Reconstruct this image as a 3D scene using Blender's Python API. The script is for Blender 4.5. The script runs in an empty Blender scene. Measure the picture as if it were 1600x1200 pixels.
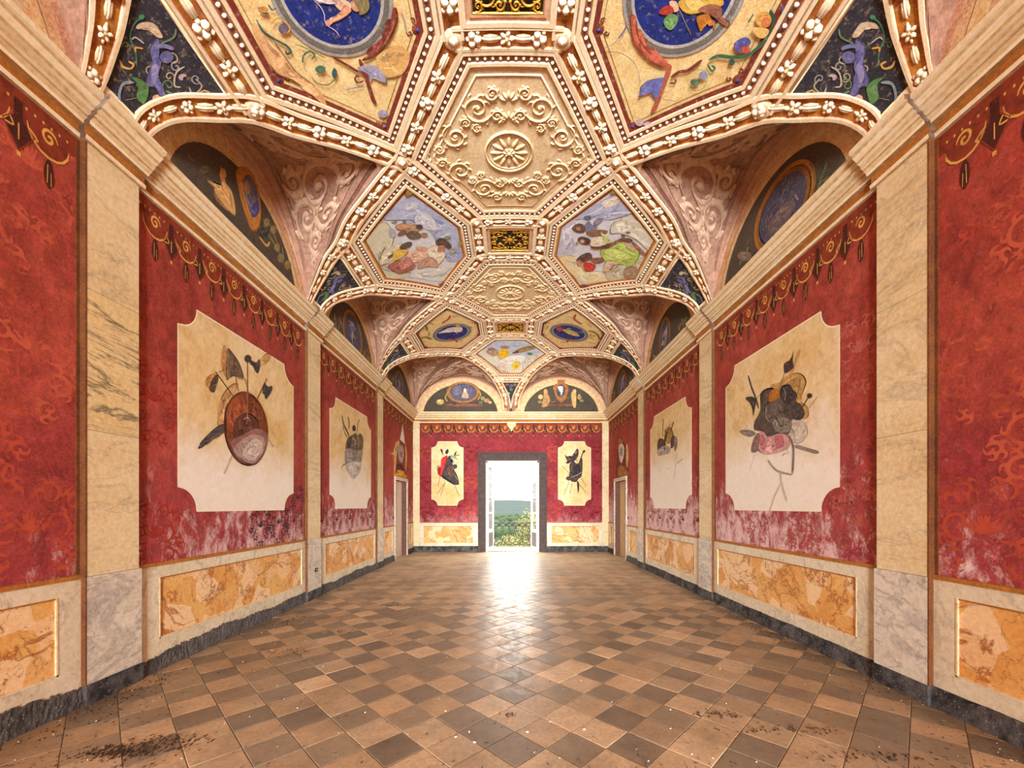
import bpy, math, random
from mathutils import Vector, Matrix
from mathutils.geometry import tessellate_polygon

random.seed(7)
scene = bpy.context.scene
COL = scene.collection

# ------------------------------------------------------------------ camera
cam_data = bpy.data.cameras.new('camera')
cam_data.sensor_fit = 'HORIZONTAL'
cam_data.sensor_width = 36.0
cam_data.lens = 640.0 / 1600.0 * 36.0
cam_data.shift_y = (791.0 - 600.0) / 1600.0
cam_data.clip_start = 0.05
cam_data.clip_end = 9000
cam = bpy.data.objects.new('camera', cam_data)
cam.location = (0.036, 0.0, 1.5)
cam.rotation_euler = (math.radians(90), 0, 0)
COL.objects.link(cam)
scene.camera = cam

# ------------------------------------------------------------------ view, world, daylight and added fill
vs = scene.view_settings
vs.view_transform = 'Standard'
vs.look = 'None'
vs.gamma = 1.0
vs.use_curve_mapping = False
vs.exposure = 1.55
scene.cycles.max_bounces = 10
scene.cycles.diffuse_bounces = 5
scene.cycles.use_adaptive_sampling = True
scene.cycles.adaptive_threshold = 0.025
scene.cycles.use_denoising = True
scene.cycles.glossy_bounces = 4
scene.cycles.transparent_max_bounces = 32
scene.cycles.sample_clamp_indirect = 6.0
scene.cycles.caustics_reflective = False
scene.cycles.caustics_refractive = False

world = bpy.data.worlds.new('hazy_sky')
scene.world = world
world.use_nodes = True
wn = world.node_tree
bg = wn.nodes['Background']
bg.inputs['Color'].default_value = (1.0, 0.96, 0.88, 1)
bg.inputs['Strength'].default_value = 5.4

def area(name, loc, rot, sx, sy, energy, color=(.86, .93, .97), portal=False):
    d = bpy.data.lights.new(name, 'AREA')
    d.shape = 'RECTANGLE'
    d.size, d.size_y = sx, sy
    d.energy = energy
    d.color = color
    d.cycles.is_portal = portal
    o = bpy.data.objects.new(name, d)
    o.location = loc
    o.rotation_euler = rot
    COL.objects.link(o)
    return o

REAR = -12.0
# fill lights added in three made-up window openings behind the camera
for wx in (-2.1, 0.0, 2.1):
    area('window_daylight', (wx, REAR + .12, 2.2), (math.radians(90), 0, 0), 1.5, 3.2, 430).data.spread = math.radians(110)
for wx in (-2.1, 0.0, 2.1):
    area('window_portal', (wx, REAR - .2, 2.2), (math.radians(90), 0, 0), 1.5, 3.2, 1, portal=True)  # sky sampling through the same added openings
area('doorway_portal', (0.05, 14.05, 1.5), (math.radians(90), 0, math.radians(180)), 1.7, 2.9, 1, portal=True)

# ------------------------------------------------------------------ mesh helpers
def lin(h):
    h = h.strip('#')
    out = []
    for i in (0, 2, 4):
        c = int(h[i:i + 2], 16) / 255
        out.append(c / 12.92 if c <= .04045 else ((c + .055) / 1.055) ** 2.4)
    return tuple(out)

def tag(o, label=None, cat=None, group=None, kind=None):
    if label: o['label'] = label
    if cat: o['category'] = cat
    if group: o['group'] = group
    if kind: o['kind'] = kind
    return o

def put(o, parent=None):
    COL.objects.link(o)
    if parent is not None:
        o.parent = parent
        o.matrix_parent_inverse = PINV[parent.name]
    PINV[o.name] = Matrix.Identity(4)
    return o
PINV = {}

def thing(name, label, cat, loc, group=None, kind=None):
    o = bpy.data.objects.new(name, None)
    o.empty_display_size = .1
    o.location = loc
    COL.objects.link(o)
    PINV[o.name] = Matrix.Translation(-Vector(loc))
    return tag(o, label, cat, group, kind)

class MB:
    def __init__(s):
        s.v = []; s.f = []; s.c = []; s.sm = []
    def face(s, pts, col=(1, 1, 1), smooth=False):
        i = len(s.v)
        s.v += [tuple(p) for p in pts]
        s.f.append(tuple(range(i, i + len(pts)))); s.c.append(col); s.sm.append(smooth)
    def grid(s, rows, col=(1, 1, 1), smooth=True, colf=None):
        i = len(s.v); n = len(rows[0])
        for r in rows: s.v += [tuple(p) for p in r]
        for a in range(len(rows) - 1):
            for b in range(n - 1):
                s.f.append((i + a * n + b, i + a * n + b + 1, i + (a + 1) * n + b + 1, i + (a + 1) * n + b))
                s.c.append(colf(a, b) if colf else col); s.sm.append(smooth)
    def box(s, x0, x1, y0, y1, z0, z1, col=(1, 1, 1)):
        i = len(s.v)
        s.v += [(x0, y0, z0), (x1, y0, z0), (x1, y1, z0), (x0, y1, z0), (x0, y0, z1), (x1, y0, z1), (x1, y1, z1), (x0, y1, z1)]
        for q in ((0, 3, 2, 1), (4, 5, 6, 7), (0, 1, 5, 4), (1, 2, 6, 5), (2, 3, 7, 6), (3, 0, 4, 7)):
            s.f.append(tuple(i + k for k in q)); s.c.append(col); s.sm.append(False)
    def extr(s, poly, fn, h0, h1, col=(1, 1, 1)):
        # closed slab: 2D polygon mapped through fn(u, v, height)
        a = [fn(p[0], p[1], h0) for p in poly]; b = [fn(p[0], p[1], h1) for p in poly]
        s.face(b, col); s.face(a[::-1], col)
        n = len(poly)
        for k in range(n):
            s.face([a[k], a[(k + 1) % n], b[(k + 1) % n], b[k]], col)
    def tube(s, pts, r, col=(1, 1, 1), n=6, r1=None):
        pts = [Vector(p) for p in pts]; rows = []
        for k, p in enumerate(pts):
            t = (pts[min(k + 1, len(pts) - 1)] - pts[max(k - 1, 0)]).normalized()
            a = t.orthogonal().normalized() if abs(t.z) > .95 else t.cross(Vector((0, 0, 1))).normalized()
            b = t.cross(a)
            rr = r if r1 is None else r + (r1 - r) * k / max(1, len(pts) - 1)
            rows.append([p + a * rr * math.cos(2 * math.pi * j / n) + b * rr * math.sin(2 * math.pi * j / n) for j in range(n + 1)])
        s.grid(rows, col)
    def dome(s, fn, cu, cv, ru, rv, h, col, rot=0, n=7, m=3, off=0):
        # half ellipsoid raised from a surface fn(u,v,off)
        rows = []; c, sn = math.cos(rot), math.sin(rot)
        for j in range(m + 1):
            a = math.pi / 2 * j / m; r = math.cos(a); z = math.sin(a) * h; row = []
            for k in range(n + 1):
                t = 2 * math.pi * k / n; x = ru * r * math.cos(t); y = rv * r * math.sin(t)
                row.append(fn(cu + x * c - y * sn, cv + x * sn + y * c, off + z))
            rows.append(row)
        s.grid(rows, col)
    def poly(s, fn, pts, col, off, maxe=None):
        tris = tessellate_polygon([[Vector((p[0], p[1], 0)) for p in pts]])
        st = [tuple(pts[i] for i in t) for t in tris]
        while st:
            t = st.pop()
            if maxe:
                e = [math.hypot(t[i][0] - t[(i + 1) % 3][0], t[i][1] - t[(i + 1) % 3][1]) for i in range(3)]
                k = e.index(max(e))
                if e[k] > maxe:
                    a, b, c = t[k], t[(k + 1) % 3], t[(k + 2) % 3]
                    m = ((a[0] + b[0]) / 2, (a[1] + b[1]) / 2)
                    st += [(a, m, c), (m, b, c)]
                    continue
            s.face([fn(p[0], p[1], off) for p in t], col)
    def stroke(s, fn, pts, w, col, off, relief=0, w1=None, taper=True):
        # flat painted stroke, or a raised moulded one when relief > 0
        n = len(pts); rows = []; w1 = w if w1 is None else w1
        for k in range(n):
            a = pts[max(k - 1, 0)]; b = pts[min(k + 1, n - 1)]
            dx, dy = b[0] - a[0], b[1] - a[1]; l = math.hypot(dx, dy) or 1e-9
            nx, ny = -dy / l, dx / l
            t = k / max(1, n - 1)
            ww = (w + (w1 - w) * t) / 2
            if taper: ww *= min(1, .35 + 6 * min(t, 1 - t))
            p = pts[k]
            if relief:
                rows.append([fn(p[0] - nx * ww, p[1] - ny * ww, off), fn(p[0] - nx * ww * .5, p[1] - ny * ww * .5, off + relief * .8),
                             fn(p[0], p[1], off + relief), fn(p[0] + nx * ww * .5, p[1] + ny * ww * .5, off + relief * .8), fn(p[0] + nx * ww, p[1] + ny * ww, off)])
            else:
                rows.append([fn(p[0] - nx * ww, p[1] - ny * ww, off), fn(p[0] + nx * ww, p[1] + ny * ww, off)])
        s.grid(rows, col, smooth=bool(relief))
    def mesh(s, name, mat):
        me = bpy.data.meshes.new(name)
        me.from_pydata(s.v, [], s.f)
        ca = me.color_attributes.new('Col', 'FLOAT_COLOR', 'CORNER')
        buf = []
        for f, c in zip(s.f, s.c): buf += [c[0], c[1], c[2], 1.0] * len(f)
        ca.data.foreach_set('color', buf)
        me.polygons.foreach_set('use_smooth', s.sm)
        me.materials.append(mat)
        me.update()
        return me
    def build(s, name, mat, parent=None, **kw):
        o = bpy.data.objects.new(name, s.mesh(name, mat))
        put(o, parent)
        return tag(o, **kw)

def catmull(pts, closed=False, sub=4):
    n = len(pts); out = []
    if n < 3: return [tuple(p) for p in pts]
    segs = n if closed else n - 1
    for i in range(segs):
        if closed: p0, p1, p2, p3 = pts[i - 1], pts[i], pts[(i + 1) % n], pts[(i + 2) % n]
        else: p0, p1, p2, p3 = pts[max(i - 1, 0)], pts[i], pts[i + 1], pts[min(i + 2, n - 1)]
        for k in range(sub):
            t = k / sub; r = []
            for d in range(2):
                a, b, c, e = p0[d], p1[d], p2[d], p3[d]
                r.append(.5 * (2 * b + (c - a) * t + (2 * a - 5 * b + 4 * c - e) * t * t + (3 * b - a - 3 * c + e) * t ** 3))
            out.append(tuple(r))
    if not closed: out.append(tuple(pts[-1]))
    return out

def spiral(cx, cy, r0, a0, turns, hand=1, su=1., sv=1., n=None, r1=.12):
    n = n or int(14 * turns) + 4
    out = []
    for k in range(n + 1):
        t = k / n; a = a0 + hand * turns * 2 * math.pi * t; r = r0 * (1 - (1 - r1) * t ** .9)
        out.append((cx + su * r * math.cos(a), cy + sv * r * math.sin(a)))
    return out

def interp(xs, ys, x):
    if x <= xs[0]: return ys[0]
    for i in range(len(xs) - 1):
        if x <= xs[i + 1]:
            t = (x - xs[i]) / (xs[i + 1] - xs[i] or 1e-9)
            return ys[i] + (ys[i + 1] - ys[i]) * t
    return ys[-1]

def inset(poly, d):
    # convex plan polygon moved inwards by d
    n = len(poly)
    ar = sum(poly[i][0] * poly[(i + 1) % n][1] - poly[(i + 1) % n][0] * poly[i][1] for i in range(n))
    sg = 1 if ar > 0 else -1
    L = []
    for i in range(n):
        a, b = poly[i], poly[(i + 1) % n]
        dx, dy = b[0] - a[0], b[1] - a[1]; l = math.hypot(dx, dy)
        nx, ny = -dy / l * sg, dx / l * sg
        L.append(((a[0] + nx * d, a[1] + ny * d), (dx, dy)))
    out = []
    for i in range(n):
        (p, u), (q, w) = L[i - 1], L[i]
        den = u[0] * w[1] - u[1] * w[0]
        if abs(den) < 1e-9: out.append(q); continue
        t = ((q[0] - p[0]) * w[1] - (q[1] - p[1]) * w[0]) / den
        out.append((p[0] + u[0] * t, p[1] + u[1] * t))
    return out
# ------------------------------------------------------------------ procedural materials
def newmat(name, rough=.8, spec=.3):
    m = bpy.data.materials.new(name)
    m.use_nodes = True
    nt = m.node_tree
    b = nt.nodes['Principled BSDF']
    b.inputs['Roughness'].default_value = rough
    b.inputs['Specular IOR Level'].default_value = spec
    return m, nt, b

def nd(nt, typ, ins=None, **props):
    n = nt.nodes.new(typ)
    for k, v in props.items(): setattr(n, k, v)
    for k, v in (ins or {}).items():
        if isinstance(v, bpy.types.NodeSocket): nt.links.new(v, n.inputs[k])
        else: n.inputs[k].default_value = v
    return n

def pos(nt): return nd(nt, 'ShaderNodeNewGeometry').outputs['Position']
def mapv(nt, vec, scale=(1, 1, 1), rot=(0, 0, 0), loc=(0, 0, 0)):
    return nd(nt, 'ShaderNodeMapping', {'Vector': vec, 'Scale': scale, 'Rotation': rot, 'Location': loc}).outputs[0]
def noise(nt, vec, scale, detail=4, rough=.6, dist=0):
    return nd(nt, 'ShaderNodeTexNoise', {'Vector': vec, 'Scale': scale, 'Detail': detail, 'Roughness': rough, 'Distortion': dist}).outputs['Fac']
def rampn(nt, fac, stops):
    r = nd(nt, 'ShaderNodeValToRGB', {'Fac': fac})
    e = r.color_ramp.elements
    while len(e) < len(stops): e.new(.5)
    for k, (p, c) in enumerate(stops):
        e[k].position = p
        e[k].color = (*(lin(c) if isinstance(c, str) else (c, c, c)), 1)
    return r.outputs['Color']
def mixc(nt, fac, a, b, mode='MIX'):
    n = nd(nt, 'ShaderNodeMix', data_type='RGBA', blend_type=mode)
    for k, v in ((0, fac), (6, a), (7, b)):
        if isinstance(v, bpy.types.NodeSocket): nt.links.new(v, n.inputs[k])
        elif isinstance(v, str): n.inputs[k].default_value = (*lin(v), 1)
        elif k and not isinstance(v, tuple): n.inputs[k].default_value = (v, v, v, 1)
        else: n.inputs[k].default_value = v
    return n.outputs[2]
def mth(nt, op, a, b=0., clamp=False):
    return nd(nt, 'ShaderNodeMath', {0: a, 1: b}, operation=op, use_clamp=clamp).outputs[0]
def bump(nt, b, h, strength=.3, dist=.01):
    n = nd(nt, 'ShaderNodeBump', {'Height': h, 'Strength': strength, 'Distance': dist})
    nt.links.new(n.outputs[0], b.inputs['Normal'])
def sep(nt, v): return nd(nt, 'ShaderNodeSeparateXYZ', {0: v}).outputs
def con(nt, n, lo=.3, hi=.7): return nd(nt, 'ShaderNodeMapRange', {0: n, 1: lo, 2: hi, 3: .12, 4: .88}).outputs[0]
def setc(nt, b, c): nt.links.new(c, b.inputs['Base Color'])

def plaster(name, c1, c2, scale=2.5, rough=.85, bmp=.25, c3=None):
    m, nt, b = newmat(name, rough)
    p = pos(nt)
    n1 = noise(nt, p, scale, 6, .65)
    c = mixc(nt, rampn(nt, n1, [(.35, 0.), (.68, 1.)]), c1, c2)
    if c3:
        n3 = noise(nt, mapv(nt, p, loc=(7, 3, 1)), scale * 1.7, 5, .7, 1)
        c = mixc(nt, rampn(nt, n3, [(.56, 0.), (.72, 1.)]), c, c3)
    c = mixc(nt, .55, c, con(nt, noise(nt, p, scale * 11, 6, .75)), 'OVERLAY')
    setc(nt, b, c)
    if bmp: bump(nt, b, noise(nt, p, 40, 4), bmp, .004)
    return m

def painted(name, wear=.3, rough=.85):
    # colour comes from the mesh, broken up like old fresco
    m, nt, b = newmat(name, rough)
    p = pos(nt)
    a = nd(nt, 'ShaderNodeVertexColor', layer_name='Col').outputs['Color']
    n1 = noise(nt, p, 9, 6, .7, .6)
    n2 = noise(nt, p, 60, 3, .6)
    c = mixc(nt, wear, a, con(nt, n1), 'OVERLAY')
    c = mixc(nt, wear, c, con(nt, n2), 'OVERLAY')
    c = mixc(nt, rampn(nt, noise(nt, mapv(nt, p, loc=(5, 1, 2)), 22, 5, .75), [(.55, 0.), (.72, .45)]), c, 'e6d2aa')
    setc(nt, b, c)
    bump(nt, b, n2, .15, .003)
    return m

def coloured(name):
    m, nt, b = newmat(name, .9, .1)
    a = nd(nt, 'ShaderNodeVertexColor', layer_name='Col').outputs['Color']
    setc(nt, b, mixc(nt, .4, a, con(nt, noise(nt, pos(nt), 3, 4)), 'OVERLAY'))
    return m

def veined(name, base, base2, vein, vein2, vscale=1.1, rot=(.5, .6, .4), rough=.55, patch=None, width=.1, stretch=(1, 1, 1), amt=1.):
    m, nt, b = newmat(name, rough, .4)
    p = pos(nt)
    inf = nd(nt, 'ShaderNodeObjectInfo').outputs['Random']
    off = nd(nt, 'ShaderNodeCombineXYZ', {0: mth(nt, 'MULTIPLY', inf, 37.), 1: mth(nt, 'MULTIPLY', inf, 11.), 2: mth(nt, 'MULTIPLY', inf, 23.)}).outputs[0]
    q = nd(nt, 'ShaderNodeVectorMath', {0: p, 1: off}, operation='ADD').outputs[0]
    q = mapv(nt, q, scale=stretch, rot=rot)
    c = mixc(nt, rampn(nt, noise(nt, q, 1.6, 5, .6), [(.35, 0.), (.65, 1.)]), base, base2)
    if patch:
        vo = nd(nt, 'ShaderNodeTexVoronoi', {'Vector': mixc(nt, .22, q, nd(nt, 'ShaderNodeTexNoise', {'Vector': q, 'Scale': 2.5, 'Detail': 4.}).outputs['Color'], 'ADD'), 'Scale': 4.0})
        c = mixc(nt, rampn(nt, mth(nt, 'FRACT', mth(nt, 'MULTIPLY', nd(nt, 'ShaderNodeSeparateColor', {0: vo.outputs['Color']}).outputs[0], 3.1)), [(.45, 0.), (.75, .85)]), c, patch)
    n = noise(nt, q, vscale, 6, .62, 1.4)
    v = mth(nt, 'ABSOLUTE', mth(nt, 'SUBTRACT', n, .5))
    c = mixc(nt, rampn(nt, v, [(0., amt), (width * .35, .55 * amt), (width, 0.)]), c, vein)
    n = noise(nt, mapv(nt, q, loc=(3, 9, 5)), vscale * 2.3, 5, .6, 1.0)
    v = mth(nt, 'ABSOLUTE', mth(nt, 'SUBTRACT', n, .47))
    c = mixc(nt, rampn(nt, v, [(0., .8 * amt), (width * .25, .2 * amt), (width * .5, 0.)]), c, vein2)
    c = mixc(nt, .4, c, con(nt, noise(nt, p, 28, 6, .75)), 'OVERLAY')
    setc(nt, b, c)
    bump(nt, b, noise(nt, p, 50, 3), .12, .003)
    return m

def red_wall(name, seed, salt_hi, salt_amt, c1='8b322a', c2='b04f3f'):
    m, nt, b = newmat(name, .82, .25)
    p = pos(nt)
    q = mapv(nt, p, loc=(seed, seed * .7, 0))
    n1 = noise(nt, q, 1.1, 7, .7, .5)
    c = mixc(nt, rampn(nt, n1, [(.34, 0.), (.66, 1.)]), c1, c2)
    n2 = noise(nt, mapv(nt, q, scale=(1, 1, .6), loc=(4, 2, 8)), 3.5, 6, .7, 1.5)
    c = mixc(nt, rampn(nt, n2, [(.5, 0.), (.7, .6)]), c, '7a2e29')
    n4 = noise(nt, mapv(nt, q, loc=(9, 1, 3)), 14, 5, .75)
    c = mixc(nt, rampn(nt, n4, [(.55, 0.), (.75, .35)]), c, 'cc7c66')
    z = sep(nt, p)[2]
    # rising damp: purple discolouration and salt bloom low on the wall
    lo = nd(nt, 'ShaderNodeMapRange', {0: z, 1: salt_hi + .6, 2: .9, 3: 0., 4: 1.}).outputs[0]
    np_ = noise(nt, q, 1.6, 5, .65)
    c = mixc(nt, mth(nt, 'MULTIPLY', rampn(nt, np_, [(.35, .2), (.6, .75)]), lo), c, '9c3a48')
    salt = nd(nt, 'ShaderNodeMapRange', {0: z, 1: salt_hi, 2: 1.0, 3: 0., 4: 1.}).outputs[0]
    salt = mth(nt, 'MULTIPLY', salt, nd(nt, 'ShaderNodeMapRange', {0: sep(nt, p)[1], 1: 2.6, 2: 4.5, 3: .25, 4: 1.}).outputs[0])
    if seed == 13.0: salt = mth(nt, 'MULTIPLY', salt, nd(nt, 'ShaderNodeMapRange', {0: sep(nt, p)[1], 1: 6.3, 2: 6.8, 3: 1., 4: 1.5}).outputs[0])
    n3 = noise(nt, mapv(nt, q, scale=(1, 1, .55), loc=(1, 6, 2)), 6.5, 8, .78, .4)
    n5 = noise(nt, q, 1.15, 4, .6)
    f = mth(nt, 'ADD', mth(nt, 'ADD', n3, mth(nt, 'MULTIPLY', salt, .24)), mth(nt, 'MULTIPLY', n5, .35))
    c = mixc(nt, mth(nt, 'MULTIPLY', rampn(nt, f, [(.80, 0.), (.95, salt_amt)]), rampn(nt, salt, [(0., 0.), (.3, 1.)])), c, 'e2c3c0')
    c = mixc(nt, .6, c, con(nt, noise(nt, mapv(nt, p, scale=(1, 1, .7)), 9, 8, .8, .5)), 'OVERLAY')
    c = mixc(nt, .35, c, con(nt, noise(nt, p, 55, 4, .7)), 'OVERLAY')
    setc(nt, b, c)
    bump(nt, b, noise(nt, p, 30, 5), .3, .004)
    return m

def tile_mat():
    m, nt, b = newmat('terracotta_tile', .4, 1.0)
    p = pos(nt)
    a = nd(nt, 'ShaderNodeVertexColor', layer_name='Col').outputs['Color']
    inf = nd(nt, 'ShaderNodeObjectInfo').outputs['Random']
    v = nd(nt, 'ShaderNodeMapRange', {0: inf, 1: 0., 2: 1., 3: .82, 4: 1.16}).outputs[0]
    c = nd(nt, 'ShaderNodeVectorMath', {0: a, 'Scale': v}, operation='SCALE').outputs[0]
    n1 = noise(nt, p, 3.2, 7, .7, .4)
    n2 = noise(nt, p, 34, 4, .7)
    c = mixc(nt, .45, c, con(nt, n1), 'OVERLAY')
    c = mixc(nt, .4, c, con(nt, n2), 'OVERLAY')
    # pale trodden dust, thicker towards the door to paint in floor glare
    n3 = noise(nt, mapv(nt, p, loc=(2, 5, 0)), 1.1, 6, .7)
    c = mixc(nt, mth(nt, 'MULTIPLY', rampn(nt, n3, [(.35, .15), (.75, .8)]), nd(nt, 'ShaderNodeMapRange', {0: sep(nt, p)[1], 1: 5.5, 2: 11.5, 3: .25, 4: 1.7}).outputs[0]), c, 'c9b598')
    # specks of dirt
    n4 = noise(nt, mapv(nt, p, scale=(1.6, 1, 1)), 60, 3, .6)
    c = mixc(nt, rampn(nt, n4, [(.66, 0.), (.72, .7)]), c, '4a3020')
    setc(nt, b, c)
    nt.links.new(nd(nt, 'ShaderNodeMapRange', {0: noise(nt, p, 7, 8, .8, .6), 1: .32, 2: .68, 3: .26, 4: .62}).outputs[0], b.inputs['Roughness'])
    bump(nt, b, mth(nt, 'ADD', n1, mth(nt, 'MULTIPLY', n2, .5)), .35, .007)
    return m

def mural_mat(name, seed, salt_top):
    m, nt, b = newmat(name, .85, .2)
    p = pos(nt)
    q = mapv(nt, p, loc=(seed, seed, seed), rot=(.5, 0, 0))
    c = mixc(nt, rampn(nt, noise(nt, q, 1.3, 5, .6, .6), [(.35, 0.), (.65, 1.)]), 'e7d1a4', 'd9b777')
    n2 = noise(nt, mapv(nt, q, scale=(.6, 2.2, 1)), 3.2, 6, .7, .8)
    c = mixc(nt, rampn(nt, n2, [(.52, 0.), (.75, .45)]), c, 'b98f52')
    z = sep(nt, p)[2]
    f = mth(nt, 'ADD', nd(nt, 'ShaderNodeMapRange', {0: z, 1: salt_top, 2: salt_top - 1.0, 3: 0., 4: 1.}).outputs[0], mth(nt, 'MULTIPLY', mth(nt, 'SUBTRACT', noise(nt, q, 2.2, 6, .7), .5), 1.3))
    c = mixc(nt, rampn(nt, f, [(.15, 0.), (.8, .92)]), c, 'f0e9dc')
    n3 = noise(nt, mapv(nt, q, scale=(1, 5, 1.2), rot=(.7, 0, 0)), 14, 3, .6)
    c = mixc(nt, rampn(nt, n3, [(.66, 0.), (.74, .4)]), c, 'a5875c')
    c = mixc(nt, .4, c, con(nt, noise(nt, p, 12, 8, .8, .6)), 'OVERLAY')
    setc(nt, b, c)
    bump(nt, b, noise(nt, p, 35, 4), .15, .003)
    return m

def simple(name, col, rough=.7, metal=0, var=.3, scale=12, spec=.4, bmp=.15):
    m, nt, b = newmat(name, rough, spec)
    b.inputs['Metallic'].default_value = metal
    p = pos(nt)
    n = noise(nt, p, scale, 5, .65)
    setc(nt, b, mixc(nt, var, col, con(nt, n), 'OVERLAY'))
    if bmp: bump(nt, b, n, bmp, .005)
    return m

def leafy(name, c1, c2):
    m, nt, b = newmat(name, .6, .3)
    a = nd(nt, 'ShaderNodeNewGeometry').outputs['Random Per Island']
    setc(nt, b, mixc(nt, a, c1, c2))
    b.inputs['Subsurface Weight'].default_value = 0
    return m

def rubble(name, dark, pale, amt):
    m, nt, b = newmat(name, .9, .2)
    p = pos(nt)
    n1 = noise(nt, p, 7, 6, .7); n2 = noise(nt, p, 55, 4, .7)
    c = mixc(nt, rampn(nt, n1, [(.4, 0.), (.65, 1.)]), dark, '6a6460')
    c = mixc(nt, rampn(nt, n2, [(.6, 0.), (.68, amt)]), c, pale)
    setc(nt, b, c)
    bump(nt, b, mth(nt, 'ADD', n1, n2), .8, .02)
    return m

def terrain(name, c1, c2, c3, scale):
    m, nt, b = newmat(name, 1., 0.)
    p = pos(nt)
    n1 = noise(nt, p, scale, 6, .7); n2 = noise(nt, p, scale * 6, 4, .7)
    c = mixc(nt, rampn(nt, n2, [(.4, 0.), (.62, 1.)]), c1, c2)
    c = mixc(nt, rampn(nt, n1, [(.56, 0.), (.66, .8)]), c, c3)
    setc(nt, b, c)
    return m

MT = {}
MT['paint'] = painted('fresco_paint')
MT['paint_soft'] = painted('fresco_paint_soft', .5)
MT['gilt_paint'] = painted('garland_stucco', .35)
MT['wall_l'] = red_wall('red_damask_plaster_left', 0.0, 2.0, .75)
MT['wall_r'] = red_wall('red_damask_plaster_right', 13.0, 2.3, .9)
MT['wall_b'] = red_wall('red_damask_plaster_end', 31.0, 1.5, .25, '7a2226', '98343a')
MT['marble'] = veined('painted_white_marble', 'e3d0a6', 'd6bd8c', 'a89878', '8a8070', .8, (.75, .1, .2), .6, None, .03, (1, .5, 1.5), .45)
MT['marble_grey'] = veined('painted_grey_marble', 'ddd3bf', 'd0c5b0', '96908a', '6a666a', 1.1, (.8, .2, .2), .6, None, .045, (1, .6, 1.6), .6)
MT['marble_streak'] = veined('painted_streaked_marble', 'e0c892', 'd6bb84', '4a423a', '57504a', 1.5, (.75, .1, .1), .6, None, .03, (1, .28, 1.7), .8)
MT['giallo'] = veined('painted_yellow_marble', 'e6b468', 'd89548', 'a8612a', '8a4a24', 1.2, (.3, .5, .7), .6, 'f0d0a0', .022)
MT['frame_stone'] = veined('pale_dado_marble', 'e2d6ba', 'd6c8a8', 'b3a890', '9c9280', 1.0, (.6, .1, .2), .6, None, .03, (1, 1, 1), .6)
MT['cornice'] = plaster('cornice_plaster', 'ead6ae', 'd9b884', 3, .8, .3, 'b58a5c')
MT['vault'] = plaster('vault_plaster', 'e3c29a', 'd6ae84', 2.2, .85, .25, 'c2936a')
MT['web'] = plaster('lunette_plaster', 'b18a74', '9c7460', 1.8, .85, .25, '835c4a')
MT['stucco'] = plaster('stucco_cream', 'e6cda2', 'd9b98a', 2.4, .8, .3, 'c49a68')
MT['tile'] = tile_mat()
MT['mortar'] = simple('dusty_mortar', '6b4f3a', .9)
MT['baseboard'] = rubble('flaking_black_skirting', '2c2a2b', 'c9bfb0', .55)
MT['rubble'] = rubble('crumbling_skirting', '4a4643', 'b8b0a6', .8)
MT['dark_stone'] = simple('dark_door_stone', '4a3a34', .75, 0, .5, 9)
MT['white_wood'] = simple('white_painted_wood', 'efe9de', .55, 0, .2, 8)
MT['cream_wood'] = simple('cream_painted_wood', 'e0c99c', .6, 0, .3, 6)
MT['brown_wood'] = simple('weathered_brown_wood', '6a4538', .75, 0, .6, 20)
MT['shutter'] = simple('dark_brown_shutter', '33201a', .7, 0, .4, 15)
MT['iron'] = simple('wrought_iron', '26241f', .55, .6, .2, 20)
MT['gold'] = simple('tarnished_gilt', 'c8922e', .45, .35, .5, 25)
MT['ochre'] = plaster('ochre_border', 'b9772f', '9a5c24', 5, .8, .2)
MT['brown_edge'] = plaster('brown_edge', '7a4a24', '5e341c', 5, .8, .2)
MT['slab'] = plaster('balcony_stone', 'd8cdb8', 'bfb29a', 4, .9, .3)
MT['debris'] = coloured('floor_litter')
MT['forest'] = coloured('forest_leaves')
MT['dirt'] = simple('dark_soil', '33261c', .95, 0, .6, 30)
MT['shell'] = simple('rough_masonry', 'b09a80', .9)
m, nt, b = newmat('dusty_window_glass', .15, .2)
b.inputs['Base Color'].default_value = (.6, .62, .6, 1)
nt.links.new(rampn(nt, noise(nt, pos(nt), 6, 5), [(.3, .03), (.8, .12)]), b.inputs['Alpha'])
MT['glass'] = m
MT['leaf'] = leafy('sunlit_leaves', '3c4412', '5c581c')  # yellow-green is the foliage's own colour
MT['leaf_dark'] = leafy('green_leaves', '1e3010', '3a441c')
MT['hill_far'] = terrain('distant_hills', '2a3132', '2f3534', '3a3c36', .004)  # blue-grey base colour carries the distance haze
MT['hill_mid'] = terrain('wooded_hillside', '1e2819', '283220', '3a3c28', .012)
MT['field'] = terrain('dry_meadow', '383c2a', '484836', '625e4c', .05)

def cornice_mat():
    m, nt, b = newmat('streaked_cornice', .8, .3)
    p = pos(nt)
    a = nd(nt, 'ShaderNodeVertexColor', layer_name='Col').outputs['Color']
    n1 = noise(nt, mapv(nt, p, scale=(6, .7, 22)), 2.0, 5, .65)
    n2 = noise(nt, p, 2.2, 5, .65)
    c = mixc(nt, rampn(nt, n1, [(.52, 0.), (.72, .42)]), a, 'a47a4a')
    c = mixc(nt, rampn(nt, n2, [(.5, 0.), (.7, .35)]), c, 'f2e8d2')
    setc(nt, b, mixc(nt, .5, c, con(nt, noise(nt, p, 24, 6, .75)), 'OVERLAY'))
    return m
MT['cornice_paint'] = cornice_mat()

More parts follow.
